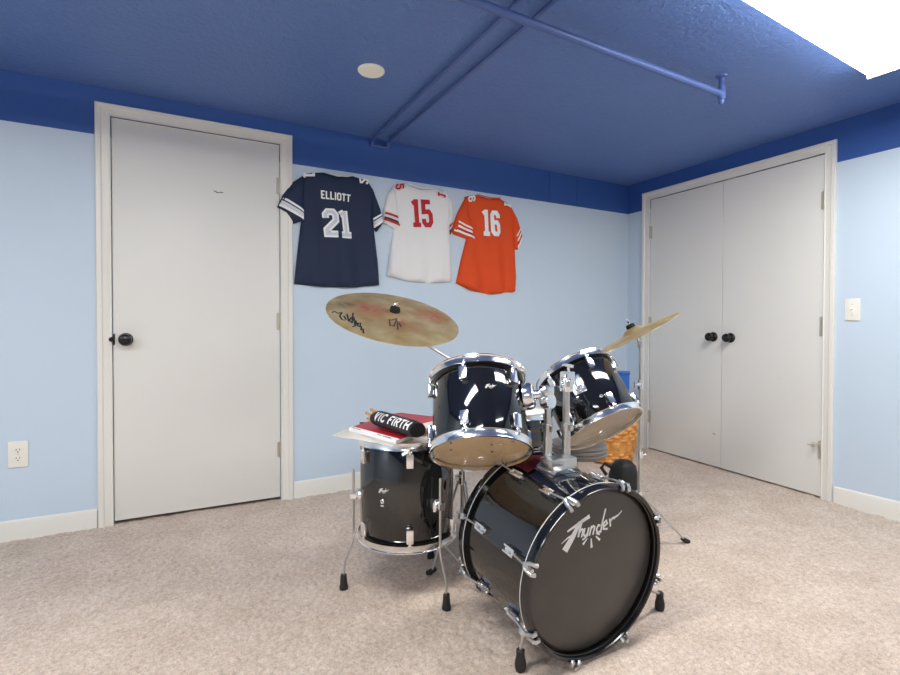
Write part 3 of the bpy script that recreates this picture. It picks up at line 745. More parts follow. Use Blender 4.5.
# vent grommets
def grommet(t, mx, Rs, ang, z):
    bm = bmesh.new(); p = mx @ V((Rs*math.cos(ang), Rs*math.sin(ang), z)); n = mx.to_3x3() @ V((math.cos(ang), math.sin(ang), 0))
    lathe(bm, [(.0035, 0), (.0075, 0), (.0075, .0015), (.0055, .003), (.0035, .002)], disc_mx(p, n), 20, closed=True); obj('vent_grommet', bm, M['chrome'], t)
grommet(t3, mxf, Rs3, math.radians(-143.5), .178); grommet(t2, mx2, Rs2, math.radians(58), .085)
bm = bmesh.new(); box(bm, V((-2.547, -1.255, .195)) + V((Rs3*math.cos(math.radians(-143.5)), Rs3*math.sin(math.radians(-143.5)), .163)), (.004, .012, .004), Matrix.Rotation(math.radians(-143.5), 3, 'Z')); obj('badge_plate', bm, M['silver_ink'], t3)

# floor tom legs
for a, nm in ((-79, 0), (41, 1), (161, 2)):
    an = math.radians(a); er = V((math.cos(an), math.sin(an), 0)); c0 = V((-2.547, -1.255, 0))
    P = lambda r, z: c0 + er*r + V((0, 0, z))
    bm = bmesh.new(); zc = .355
    tube(bm, [P(.172, zc), P(.186, zc), P(.190, zc)], [.022, .021, .014], 20); tube(bm, [P(.186, zc), P(.206, zc)], .012, 14)
    box(bm, P(.203, zc), (.026, .024, .026), Matrix.Rotation(an, 3, 'Z'), bev=.004)
    b = obj('leg_bracket', bm, M['chrome'], t3)
    bm = bmesh.new(); pt = er.cross(V((0, 0, 1)))
    tube(bm, [P(.203, zc), P(.203, zc)+pt*.022], .004, 8); tube(bm, [P(.203, zc)+pt*.022+V((0, 0, .014)), P(.203, zc)+pt*.024-V((0, 0, .014))], [.006, .006], 8); obj('wing_bolt', bm, M['chrome'], b)
    bm = bmesh.new()
    tube(bm, [P(.204, .455), P(.204, .26), P(.204, .195), P(.208, .178), P(.228, .125), P(.236, .105), P(.238, .085), P(.240, .040)], .0048, 12)
    l = obj('leg', bm, M['dull_chrome'], t3)
    bm = bmesh.new(); q = P(.240, 0); lathe(bm, [(0, .002), (.016, .002), (.0165, .010), (.014, .020), (.0125, .040), (.0115, .055), (.009, .058), (0, .058)], Matrix.Translation(q), 24); obj('rubber_foot', bm, M['rubber'], l)

# ------------------------------------------------------------------ bass drum
BA = V((-.00905, .99574, .09171)); BEX = V((-.99996, -.00909, 0)); BC = V((-2.2530, -1.9716, .2690)); BR = .2627; BD = .3716
BEX = (BEX - BA*BEX.dot(BA)).normalized(); BEY = BA.cross(BEX)
mxb = Matrix((BEX, BEY, BA)).transposed().to_4x4(); mxb.translation = BC
tb = thing('bass_drum', 'large black gloss bass drum with white script logo on its dark front head', 'drum', (BC.x, BC.y+BD/2, 0))
Rs = BR-.013; HD = .034
bm = bmesh.new(); lathe(bm, [(Rs, HD-.002), (Rs, BD-HD+.002), (Rs-.008, BD-HD+.002), (Rs-.008, HD-.002)], mxb, 96, closed=True, mis=[0, 1, 1, 1]); obj('shell', bm, [M['black_gloss'], M['drum_wood']], tb, smooth=40)
def bass_hoop(z0, z1, nm, front):
    bm = bmesh.new(); f = 1
    zz = (lambda z: z0 + z) if front else (lambda z: z1 - z)
    h = z1-z0
    prof = [(BR-.002, zz(h)), (BR, zz(h-.003)), (BR, zz(.004)), (BR-.002, zz(0)), (BR-.009, zz(0)), (BR-.012, zz(.003)), (BR-.0125, zz(.012)), (BR-.0150, zz(.0135)), (BR-.0150, zz(.017)), (BR-.013, zz(.019)), (BR-.013, zz(h))]
    lathe(bm, prof, mxb, 96, closed=True); hp = obj(nm, bm, M['black_hoop'], tb, smooth=30)
    bm = bmesh.new(); lathe(bm, [(BR+.0002, zz(h)), (BR+.0010, zz(h)), (BR+.0010, zz(h-.0030)), (BR+.0002, zz(h-.0030))], mxb, 96, closed=True); obj('hoop_inlay', bm, M['silver_ink'], hp)
    return hp
bass_hoop(0, HD, 'front_hoop', True); bass_hoop(BD-HD, BD, 'rear_hoop', False)
def headz(r): return .022
bm = bmesh.new(); lathe(bm, [(0, .0225), (Rs-.014, .0225), (Rs-.006, .0245), (Rs-.001, .030)], mxb, 96); fh = obj('front_head', bm, M['bass_head'], tb, smooth=40); fh['label'] = 'dark front head with white script logo'
bm = bmesh.new(); lathe(bm, [(0, BD-.0225), (Rs-.014, BD-.0225), (Rs-.006, BD-.0245), (Rs-.001, BD-.030)], mxb, 96); obj('batter_head', bm, M['coated_head'], tb, smooth=40)
def onhead(u, v, off): return mxb @ V((u, v, .0225-off))
bm = bmesh.new()
for st, w, tp in zip(LOGO, LW, LT): ribbon(bm, st, w, onhead, .0006, step=.006, taper=tp)
obj_sheet('script_logo', bm, M['white_ink'], fh, -BA)
# lugs, claws and tension rods
for side in (0, 1):
    for k in range(8):
        an = math.radians(16.5 + 45*k); A = mxb @ Matrix.Rotation(an, 4, 'Z')
        zs = (lambda z: z) if side == 0 else (lambda z: BD - z)
        s = 1 if side == 0 else -1
        zl = zs(.108)
        bm = bmesh.new()
        for y in (-.0085, .0085): box(bm, (Rs+.009, y, zl), (.016, .0065, .050), bev=.0025)
        box(bm, (Rs+.004, 0, zl), (.008, .016, .050), bev=.002); box(bm, (Rs+.010, 0, zs(.089)), (.014, .018, .010), bev=.002)
        bm.transform(A); l = obj('lug', bm, M['chrome'], tb)
        bm = bmesh.new(); tube(bm, [(Rs+.012, 0, zs(.10)), (Rs+.021, 0, zs(.030)), (Rs+.022, 0, zs(-.004))], .0032, 10); bm.transform(A); obj('tension_rod', bm, M['dull_chrome'], l)
        bm = bmesh.new()
        # claw hook: two rounded prongs over the hoop edge and a T handle
        for y in (-.013, .013):
            tube(bm, [(BR+.012, y*.4, zs(.020)), (BR+.006, y*.9, zs(.006)), (BR+.003, y, zs(-.005)), (BR-.006, y, zs(-.007)), (BR-.009, y, zs(-.003))], [.005, .0058, .0062, .0066, .005], 10)
        box(bm, (BR+.008, 0, zs(.016)), (.010, .018, .022), bev=.003)
        tube(bm, [(BR+.010, 0, zs(-.001)), (BR+.010, 0, zs(-.012))], .0058, 10)
        bm.transform(A); obj('claw_hook', bm, M['pale_metal'] if 'pale_metal' in M else M['dull_chrome'], tb)
# spurs
for sg, foot, an in ((1, V((-2.470, -1.882, 0)), -36), (-1, V((-1.845, -1.850, 0)), 208)):
    a_ = math.radians(an); A = mxb @ Matrix.Rotation(a_, 4, 'Z')
    p = A @ V((Rs+.002, 0, .066)); n = (A.to_3x3() @ V((1, 0, 0))).normalized()
    bm = bmesh.new(); lathe(bm, [(0, 0), (.022, 0), (.022, .006), (.016, .016), (.011, .024), (0, .026)], disc_mx(p, n), 20); br = obj('spur_bracket', bm, M['dull_chrome'], tb)
    bm = bmesh.new(); q = p + n*.016; top = foot + V((0, 0, .058)); d = (q-top).normalized()
    tube(bm, [q + d*.03, top], .0046, 12); sp = obj('spur', bm, M['dull_chrome'], tb)
    bm = bmesh.new(); lathe(bm, [(0, .002), (.013, .002), (.0165, .012), (.0165, .026), (.012, .046), (.0125, .062), (.008, .066), (0, .066)], Matrix.Translation(foot), 24); obj('rubber_foot', bm, M['rubber'], sp)
# tom holder
hb = BC + BA*.205; top0 = hb + BEY*(Rs+.001)
bm = bmesh.new()
seg = []
for u in (-.062, -.04, -.02, 0, .02, .04, .062):
    seg.append((u, math.sqrt((Rs+.001)**2 - u*u)))
rows = []
for z in (-.045, .045):
    rows.append([bm.verts.new(hb + BA*z + BEX*u + BEY*v) for u, v in seg] + [bm.verts.new(hb + BA*z + BEX*u + BEY*(v+.014 if abs(u) < .05 else v+.004)) for u, v in seg[::-1]])
n = len(rows[0])
for i in range(n): bm.faces.new((rows[0][i], rows[0][(i+1) % n], rows[1][(i+1) % n], rows[1][i]))
bm.faces.new(rows[0][::-1]); bm.faces.new(rows[1])
th = obj('tom_holder', bm, M['chrome'], tb, smooth=50); th['label'] = 'chrome double post tom holder on top of the drum'
bm = bmesh.new(); box(bm, top0 + V((0, 0, .022)), (.105, .060, .032), bev=.006); obj('receiver_block', bm, M['dull_chrome'], th)
PA = V((-2.268, -1.752, 0)); PB = V((-2.198, -1.762, 0))
for P0, zt in ((PA, .750), (PB, .790)):
    bm = bmesh.new(); tube(bm, [P0 + V((0, 0, .545)), P0 + V((0, 0, .660))], .0140, 18); tube(bm, [P0 + V((0, 0, .655)), P0 + V((0, 0, zt))], .0112, 18)
    tube(bm, [P0 + V((0, 0, .650)), P0 + V((0, 0, .676))], .0185, 18); box(bm, P0 + V((0, -.018, .663)), (.014, .020, .020), bev=.003)
    obj('post', bm, M['dull_chrome'], th)
# swivel heads and arms
m1 = mx1 @ V((Rs1*math.cos(math.radians(163)), Rs1*math.sin(math.radians(163)), .178)); n1 = (mx1.to_3x3() @ V((math.cos(math.radians(163)), math.sin(math.radians(163)), 0))).normalized()
bm = bmesh.new(); k = PA + V((0, 0, .750))
lathe(bm, [(0, -.016), (.024, -.016), (.026, -.012), (.026, .012), (.024, .016), (.012, .018), (0, .018)], disc_mx(k, (.2, -1, .15)), 24)
box(bm, k + V((-.002, .004, .034)), (.034, .040, .030), bev=.005)
obj('swivel_clamp', bm, M['chrome'], th)
bm = bmesh.new(); tube(bm, [m1 + n1*.018, m1 + n1*.045, k + V((-.03, .004, .036)), k + V((.02, .004, .036))], .0075, 14); obj('tom_arm', bm, M['chrome'], th)
m2 = mx2 @ V((Rs2*math.cos(math.radians(36)), Rs2*math.sin(math.radians(36)), .165)); n2 = (mx2.to_3x3() @ V((math.cos(math.radians(36)), math.sin(math.radians(36)), 0))).normalized()
bm = bmesh.new(); k2 = PB + V((0, 0, .800))
lathe(bm, [(0, -.020), (.020, -.020), (.022, -.014), (.022, .016), (.019, .022), (0, .024)], Matrix.Translation(k2), 20); box(bm, k2 + V((.004, 0, .028)), (.036, .036, .034), bev=.005)
obj('swivel_clamp', bm, M['chrome'], th)
bm = bmesh.new(); tube(bm, [m2 + n2*.018, m2 + n2*.045, k2 + V((.02, .02, .030)), k2 + V((-.01, -.005, .030))], .0075, 14); obj('tom_arm', bm, M['chrome'], th)
bm = bmesh.new(); tube(bm, [k2 + V((0, -.01, .044)), k2 + V((-.004, -.014, .062))], .004, 8); box(bm, k2 + V((-.006, -.014, .066)), (.044, .008, .011), Matrix.Rotation(.2, 3, 'Y'), bev=.003); obj('wing_bolt', bm, M['chrome'], th)
# mounts on the toms
bm = bmesh.new(); lathe(bm, [(0, 0), (.045, 0), (.045, .018), (.041, .030), (.033, .034), (.017, .035), (.017, .054), (0, .054)], disc_mx(m1 - n1*.001, n1), 28); obj('mount_bracket', bm, M['chrome'], t1)
fr = Matrix((mx2.to_3x3() @ V((-math.sin(math.radians(36)), math.cos(math.radians(36)), 0)), mx2.to_3x3() @ V((0, 0, 1)), n2)).transposed()
bm = bmesh.new(); box(bm, m2 + n2*.005, (.056, .080, .012), fr, bev=.006); box(bm, m2 + n2*.017, (.034, .046, .022), fr, bev=.005); obj('mount_bracket', bm, M['chrome'], t2)

# ------------------------------------------------------------------ cymbals and stands
def cymbal(name, label, c, n, ref, R, m, bellr, bellh, drop):
    mx = disc_mx(c, n, ref); t = thing(name, label, 'cymbal', c)
    top = [(.006, bellh+drop), (bellr*.35, bellh*.97+drop), (bellr*.7, bellh*.70+drop), (bellr*.92, bellh*.25+drop), (bellr*1.08, drop*.98), (bellr*1.3, drop*.93)]
    for i in range(1, 9):
        r = bellr*1.3 + (R-bellr*1.3)*i/8; top.append((r, drop*.93*(1-(i/8)**1.25)))
    prof = top + [(r, z-.0022) for r, z in top[::-1]]
    bm = bmesh.new(); lathe(bm, prof, mx, 96, closed=True); part_local('cymbal_plate', bm, m, t, mx)
    def fn(u, v, off):
        r = math.hypot(u, v); z = 0
        for (r0, z0), (r1, z1) in zip(top, top[1:]):
            if r0 <= r <= r1: z = z0 + (z1-z0)*(r-r0)/(r1-r0)
        return mx @ V((u, v, z+off))
    return t, mx, fn
RC = V((-2.596, -1.239, 1.031)); RN = V((.017, -.414, .91)).normalized()
ZIL = [[(-0.223,0.030),(-0.215,0.010),(-0.198,0.019),(-0.215,-0.014),(-0.216,-0.046),(-0.206,-0.053)],[(-0.200,-0.013),(-0.201,-0.047)],[(-0.183,0.005),(-0.196,-0.062)],[(-0.176,-0.027),(-0.192,-0.057),(-0.188,-0.075)],[(-0.158,0.012),(-0.188,-0.077)],[(-0.167,-0.026),(-0.183,-0.101),(-0.197,-0.108)],[(-0.168,-0.054),(-0.175,-0.091)],[(-0.164,-0.074),(-0.175,-0.101),(-0.169,-0.109)],[(-0.157,-0.075),(-0.169,-0.112)],[(-0.162,-0.104),(-0.173,-0.136)],[(-0.169,-0.121),(-0.163,-0.127),(-0.172,-0.159)],[(-0.223,0.030),(-0.235,0.017)]]
CMARK = [[(-0.038,-0.050),(-0.055,-0.106)],[(-0.034,-0.058),(-0.011,-0.053),(-0.041,-0.106),(-0.047,-0.093)],[(-0.011,-0.064),(-0.037,-0.136)],[(-0.026,-0.092),(-0.003,-0.097)],[(-0.007,-0.072),(-0.016,-0.112)]]
tr, mxr, fnr = cymbal('ride_cymbal', 'large worn bronze cymbal with black script, tilted above the floor tom', RC, RN, (1, 0, 0), .254, M['ride'], .068, .013, .008)
bm = bmesh.new()
for st in ZIL: ribbon(bm, st, .0062, fnr, .0006, step=.008)
obj_sheet('script_print', bm, M['black_ink'], tr, RN)
bm = bmesh.new()
for st in CMARK: ribbon(bm, st, .006, fnr, .0006, step=.008)
obj_sheet('maker_print', bm, M['print_black'], tr, RN)
CC = V((-1.503, -1.426, .961)); CN = V((-.368, .308, .877)).normalized()
tc_, mxc, fnc = cymbal('crash_cymbal', 'pale bronze crash cymbal seen edge-on at the top of the right stand', CC, CN, (1, 0, 0), .208, M['crash'], .050, .020, .016)

def felt_nut(t, c, n, up):
    """black felt and wing nut that hold the cymbal"""
    bm = bmesh.new(); lathe(bm, [(.004, up), (.019, up), (.020, up+.004), (.019, up+.017), (.014, up+.019), (.004, up+.019)], disc_mx(c, n), 24); obj('felt_washer', bm, M['felt'], t)
    bm = bmesh.new(); p = V(c) + V(n)*up; tube(bm, [p - V(n)*.02, p + V(n)*.042], .0032, 8)
    u = V(n).orthogonal().normalized(); q = p + V(n)*.026
    tube(bm, [q, q + V(n)*.008], .007, 10)
    for s in (-1, 1): tube(bm, [q + u*s*.004, q + u*s*.016 + V(n)*.010], [.004, .003], 8)
    obj('wing_nut', bm, M['chrome'], t)

def stand(name, label, base, ztop, zmid, legs, spread, zleg, reach=None, rot=0, group=None):
    x, y = base; t = thing(name, label, 'cymbal stand', (x, y, 0), group)
    z0 = zf(x, y)
    bm = bmesh.new(); tube(bm, [(x, y, z0+.035), (x, y, zmid)], .0080, 14); obj('lower_tube', bm, M['dull_chrome'], t)
    bm = bmesh.new(); tube(bm, [(x, y, zmid-.03), (x, y, ztop)], .0058, 12); obj('upper_tube', bm, M['dull_chrome'], t)
    bm = bmesh.new(); tube(bm, [(x, y, zmid-.02), (x, y, zmid+.022)], .0150, 16); box(bm, (x-.022, y-.008, zmid+.004), (.028, .010, .014), bev=.003); obj('clamp_collar', bm, M['chrome'], t)
    bm = bmesh.new(); tube(bm, [(x-.022, y-.010, zmid+.004), (x-.050, y-.014, zmid+.004)], .0035, 8); tube(bm, [(x-.050, y-.014, zmid-.010), (x-.051, y-.014, zmid+.018)], .005, 8); obj('wing_bolt', bm, M['chrome'], t)
    bm = bmesh.new(); tube(bm, [(x, y, zleg-.015), (x, y, zleg+.02)], .0155, 16); tube(bm, [(x, y, z0+.045), (x, y, z0+.07)], .0145, 16); obj('leg_collar', bm, M['chrome'], t)
    for k in legs:
        an = math.radians(k); e = V((math.cos(an), math.sin(an), 0)); fz = zf(x+e.x*spread, y+e.y*spread)
        foot = V((x, y, fz)) + e*spread
        bm = bmesh.new()
        for s in (-1, 1):
            sd = e.cross(V((0, 0, 1)))*.006*s
            tube(bm, [V((x, y, zleg)) + e*.016 + sd, foot - e*.02 + V((0, 0, .020)) + sd*.6], .0042, 8)
        l = obj('leg', bm, M['dull_chrome'], t)
        bm = bmesh.new(); tube(bm, [V((x, y, z0+.058)) + e*.014, V((x, y, 0)).lerp(foot, .62) + V((0, 0, fz*.3 + zleg*.36))], .0040, 8); obj('brace', bm, M['dull_chrome'], l)
        bm = bmesh.new(); tube(bm, [foot - e*.034 + V((0, 0, .028)), foot - e*.012 + V((0, 0, .014)), foot + e*.004 + V((0, 0, .010))], [.0085, .0115, .0075], 12); obj('rubber_foot', bm, M['rubber'], l)
    return t
# right stand under the crash cymbal
px_, py_ = -1.485, -1.440
st2 = stand('cymbal_stand', 'chrome cymbal stand behind the bass drum on its right side, holding the edge-on cymbal', (px_, py_), .915, .735, (-20, 100, 220), .245, .235, group='cymbal stands')
bm = bmesh.new(); tube(bm, [(px_, py_, .905), (px_, py_, .93)], .012, 14); tube(bm, [V((px_, py_, .922)), CC - CN*.012], .007, 12); tube(bm, [V((px_-.012, py_-.010, .925)), V((px_+.014, py_+.010, .925))], .009, 14); obj('tilter', bm, M['dull_chrome'], st2)
bm = bmesh.new(); tube(bm, [(px_, py_, .405), (px_, py_, .435)], .0150, 16); tube(bm, [(px_+.010, py_-.004, .42), (px_+.030, py_-.012, .42)], .006, 8); obj('clamp_collar', bm, M['chrome'], st2)
felt_nut(tc_, CC, CN, .034)
# left boom stand behind the floor tom, carrying the ride
qx, qy = -2.327, -1.300
st1 = stand('cymbal_stand', 'chrome boom cymbal stand between the floor tom and bass drum, holding the large cymbal', (qx, qy), .845, .40, (30, 150, 270), .14, .385, group='cymbal stands')
bm = bmesh.new(); bt = V((qx, qy, .835)); ce = RC - RN*.030
dd = (ce-bt).normalized(); tube(bm, [bt - dd*.05, bt + dd*.02, ce - dd*.02], .0045, 12); obj('boom_arm', bm, M['dull_chrome'], st1)
bm = bmesh.new(); lathe(bm, [(0, -.014), (.017, -.014), (.017, .014), (0, .014)], disc_mx(bt, (0, 1, 0)), 18); obj('boom_clamp', bm, M['chrome'], st1)
bm = bmesh.new(); tube(bm, [ce - dd*.03, ce], .011, 14); tube(bm, [ce - RN*.006, RC - RN*.001], .009, 14); obj('tilter', bm, M['chrome'], st1)
felt_nut(tr, RC, RN, .0205)

# ------------------------------------------------------------------ snare drum, throne, basket, bag behind
sc = V((-2.128, -1.325, .505)); sm = Matrix.Translation(sc)
ts = thing('snare_drum', 'black snare drum with chrome hoops glimpsed between the two rack toms behind the mount posts', 'drum', sc)
R = .184; H = .155
bm = bmesh.new(); lathe(bm, [(.172, .014), (.172, .05), (.1745, .054), (.1745, .060), (.172, .064), (.172, .092), (.1745, .096), (.1745, .102), (.172, .106), (.172, H-.014), (.168, H-.014), (.168, .014)], sm, 72, closed=True); obj('shell', bm, M['black_gloss'], ts, smooth=40)
for z0, z1, up, nm in ((H-.024, H, True, 'top_hoop'), (0, .024, False, 'bottom_hoop')):
    bm = bmesh.new(); lathe(bm, hoop_profile(R, z0, z1, up), sm, 64, closed=True); obj(nm, bm, M['chrome'], ts, smooth=40)
bm = bmesh.new(); lathe(bm, [(0, H-.009), (.171, H-.009), (.174, H-.014), (.174, H-.02)], sm, 64); obj('batter_head', bm, M['paper'], ts)
bm = bmesh.new(); lathe(bm, [(0, .009), (.171, .009), (.174, .014), (.174, .02)], sm, 64); obj('snare_head', bm, M['milky_head'], ts)
for k in range(8):
    an = 2*PI*k/8 + .35; A = sm @ Matrix.Rotation(an, 4, 'Z')
    bm = bmesh.new(); box(bm, (.179, 0, H/2), (.014, .014, .075), bev=.003); bm.transform(A); l = obj('lug', bm, M['chrome'], ts)
    bm = bmesh.new(); tube(bm, [(.181, 0, .006), (.181, 0, H-.006)], .0028, 8); bm.transform(A); obj('tension_rod', bm, M['chrome'], l)
an = math.radians(250); A = sm @ Matrix.Rotation(an, 4, 'Z')
bm = bmesh.new(); box(bm, (.184, 0, H/2), (.022, .034, .090), bev=.004)
for z in (.05, .06, .07, .08, .09, .10): box(bm, (.196, 0, z), (.004, .034, .004))
bm.transform(A); obj('strainer', bm, M['chrome'], ts)
tn = thing('snare_stand', 'chrome snare stand with basket arms under the black snare drum', 'drum stand', (sc.x, sc.y, 0))
bm = bmesh.new(); tube(bm, [(sc.x, sc.y, .05), (sc.x, sc.y, .40)], .010, 14); obj('post', bm, M['dull_chrome'], tn)
for k in range(3):
    an = math.radians(20 + 120*k); e = V((math.cos(an), math.sin(an), 0)); b0 = V((sc.x, sc.y, 0))
    bm = bmesh.new(); tube(bm, [b0 + V((0, 0, .40)), b0 + e*.185 + V((0, 0, .475)), b0 + e*.205 + V((0, 0, .485)), b0 + e*.205 + V((0, 0, .515))], .0048, 10); l = obj('basket_arm', bm, M['dull_chrome'], tn)
    bm = bmesh.new(); tube(bm, [b0 + e*.197 + V((0, 0, .488)), b0 + e*.206 + V((0, 0, .487)), b0 + e*.2055 + V((0, 0, .518))], .0075, 10); obj('rubber_grip', bm, M['rubber'], l)
    an2 = an - math.radians(8); e = V((math.cos(an2), math.sin(an2), 0))
    bm = bmesh.new(); tube(bm, [b0 + e*.010 + V((0, 0, .27)), b0 + e*.185 + V((0, 0, .02))], .0050, 10); l = obj('leg', bm, M['dull_chrome'], tn)
    bm = bmesh.new(); tube(bm, [b0 + e*.176 + V((0, 0, .034)), b0 + e*.190 + V((0, 0, .012))], [.008, .010], 10); obj('rubber_foot', bm, M['rubber'], l)

hx, hy = -1.50, -1.055
tt = thing('drum_throne', 'grey padded drum throne behind the tilted rack tom, seat and legs half hidden', 'stool', (hx, hy, 0))
bm = bmesh.new(); lathe(bm, [(0, .355), (.128, .355), (.146, .366), (.150, .376), (.144, .383), (.150, .390), (.150, .398), (.144, .404), (.148, .411), (.142, .424), (.115, .434), (0, .438)], Matrix.Translation((hx, hy, -.022)), 48); obj('seat', bm, M['seat_grey'], tt)
bm = bmesh.new(); tube(bm, [(hx, hy, .03), (hx, hy, .334)], .0125, 16); tube(bm, [(hx, hy, .23), (hx, hy, .262)], .019, 16); obj('post', bm, M['dull_chrome'], tt)
for k in (-30, 90, 210):
    e = V((math.cos(math.radians(k)), math.sin(math.radians(k)), 0)); b0 = V((hx, hy, 0)); fz = zf(hx+e.x*.21, hy+e.y*.21)
    bm = bmesh.new(); tube(bm, [b0 + e*.016 + V((0, 0, .25)), b0 + e*.20 + V((0, 0, fz+.02))], .0065, 10); l = obj('leg', bm, M['dull_chrome'], tt)
    bm = bmesh.new(); tube(bm, [b0 + e*.190 + V((0, 0, fz+.035)), b0 + e*.208 + V((0, 0, fz+.012))], [.010, .012], 12); obj('rubber_foot', bm, M['rubber'], l)

# woven basket in the corner
bx, by = -.505, -.300; bz = zf(bx, by)
tk = thing('wicker_basket', 'honey brown woven wicker basket on the carpet near the room corner', 'basket', (bx, by, bz))
bm = bmesh.new(); rows, cols, RS, CS = 14, 24, 5, 6; Hb = .36
def brad(z): return .150 + .050*min(1, z/.30)**.8
vg = []
for i in range(rows*RS+1):
    z = Hb*i/(rows*RS); row = []
    for j in range(cols*CS):
        an = 2*PI*j/(cols*CS); ph = (1 if (i//RS) % 2 else -1)
        wv = (math.cos(an*cols/2)*ph*.8 + .55)*math.sin(PI*((i % RS)/RS))*.013
        r = brad(z) + wv; row.append(bm.verts.new((bx+r*math.cos(an), by+r*math.sin(an), bz+.006+z)))
    vg.append(row)
for a, b in zip(vg, vg[1:]):
    for j in range(len(a)): bm.faces.new((a[j], a[(j+1) % len(a)], b[(j+1) % len(a)], b[j]))
bm.faces.new(vg[0][::-1])
lathe(bm, [(brad(Hb)-.012, Hb), (brad(Hb)-.012, .1), (.14, .012), (0, .012)], Matrix.Translation((bx, by, bz+.006)), 48)
obj('woven_body', bm, M['wicker'], tk, smooth=60)
bm = bmesh.new()
for k in range(3):
    pts = []
    for j in range(97):
        an = 2*PI*j/96; pts.append((bx+(brad(Hb)+.006*math.cos(an*18+k*2.1))*math.cos(an), by+(brad(Hb)+.006*math.cos(an*18+k*2.1))*math.sin(an), bz+Hb+.008+.007*math.sin(an*18+k*2.1)))
    tube(bm, pts, .007, 8)
obj('rim', bm, M['wicker'], tk)
tw = thing('blue_box', 'blue plastic box sticking up out of the wicker basket', 'box', (-.41, -.36, bz+.03))
bm = bmesh.new(); rz = Matrix.Rotation(math.radians(42), 3, 'Z')
box(bm, (-.412, -.345, bz+.335), (.16, .085, .60), rz, bev=.006); obj('box_body', bm, M['blue_plastic'], tw)
bm = bmesh.new(); box(bm, (-.412, -.345, bz+.637), (.17, .095, .016), rz, bev=.005); obj('lid', bm, M['blue_plastic'], tw)

gx, gy = -1.075, -.965; gz = zf(gx, gy)
tg = thing('black_pouch', 'small rounded black pouch standing on the carpet in front of the wicker basket', 'bag', (gx, gy, gz))
bm = bmesh.new(); lathe(bm, [(0, 0), (.060, 0), (.074, .02), (.080, .08), (.078, .15), (.066, .205), (.044, .232), (0, .240)], Matrix.Translation((gx, gy, gz)), 32)
for v in bm.verts: v.co.x += .010*noise.noise(v.co*14); v.co.y += .010*noise.noise(v.co*14+V((3, 1, 2)))
obj('pouch_body', bm, M['cloth_black'], tg, smooth=60)
bm = bmesh.new(); tube(bm, [(gx-.045, gy+.03, gz+.185), (gx-.09, gy+.055, gz+.215), (gx-.105, gy+.065, gz+.19), (gx-.08, gy+.05, gz+.15)], .010, 10); obj('strap', bm, M['cloth_black'], tg)

# small maroon cloth on the bass drum, behind the holder
cl = BC + BA*.285; bm = bmesh.new(); n = 14; vg = []
for i in range(n+1):
    row = []
    for j in range(n+1):
        u = -.02 + .115*(i/n); z = (j/n-.5)*.085
        r = Rs + .004 + .012*abs(noise.noise(V((u*40, z*40, .7)))) + .008*math.exp(-((i/n-.5)**2+(j/n-.5)**2)*9)
        an = PI/2 - u/Rs
        row.append(bm.verts.new(cl + BA*(z + .006*noise.noise(V((u*30, z*9, 4)))) + BEX*r*-math.cos(an)*-1 + BEY*r*math.sin(an)))
    vg.append(row)
for i in range(n):
    for j in range(n): bm.faces.new((vg[i][j], vg[i+1][j], vg[i+1][j+1], vg[i][j+1]))
ext = bmesh.ops.solidify(bm, geom=bm.faces[:], thickness=.003)
tag(obj('red_cloth', bm, M['maroon'], None, 60, loc=cl + BEY*Rs), 'small dark red cloth lying on the bass drum shell behind the mount posts', 'cloth')

# kick pedal behind the bass drum carries its raised rear hoop
kp = V((-2.258, -1.565, 0)); tp = thing('kick_pedal', 'chrome kick pedal clamped under the rear hoop of the bass drum', 'pedal', kp)
bm = bmesh.new(); box(bm, kp + V((0, .13, .008)), (.085, .27, .010), bev=.003); box(bm, kp + V((0, -.018, .020)), (.06, .036, .032), bev=.004); obj('base_plate', bm, M['dull_chrome'], tp)
bm = bmesh.new(); box(bm, kp + V((0, .15, .055)), (.072, .23, .008), Matrix.Rotation(-.25, 3, 'X'), bev=.003); obj('footboard', bm, M['dull_chrome'], tp)
for s in (-1, 1):
    bm = bmesh.new(); tube(bm, [kp + V((s*.05, .03, .012)), kp + V((s*.05, .03, .21))], .007, 10); obj('side_post', bm, M['dull_chrome'], tp)
bm = bmesh.new(); tube(bm, [kp + V((-.055, .03, .205)), kp + V((.055, .03, .205))], .006, 10); obj('axle', bm, M['chrome'], tp)
bm = bmesh.new(); tube(bm, [kp + V((0, .03, .205)), kp + V((0, .115, .36))], .004, 10); b = obj('beater_shaft', bm, M['chrome'], tp)
bm = bmesh.new(); lathe(bm, [(0, -.022), (.020, -.022), (.026, -.012), (.026, .012), (.020, .022), (0, .022)], disc_mx(kp + V((0, .118, .362)), (0, -.85, .45)), 20); obj('beater', bm, M['felt'], b)

# ------------------------------------------------------------------ things on the floor tom
FT = V((-2.547, -1.255, .195+.3895))      # top rim plane
def slab(bm, quad, z0, h, mi_top=0, mi_side=0, sag=None):
    a = [bm.verts.new((x, y, z0)) for x, y in quad]; b = [bm.verts.new((x, y, z0+h)) for x, y in quad]
    f = bm.faces.new(b); f.material_index = mi_top; bm.faces.new(a[::-1]).material_index = mi_top
    for i in range(4):
        f = bm.faces.new((a[i], a[(i+1) % 4], b[(i+1) % 4], b[i])); f.material_index = mi_side
zt = FT.z + .0005
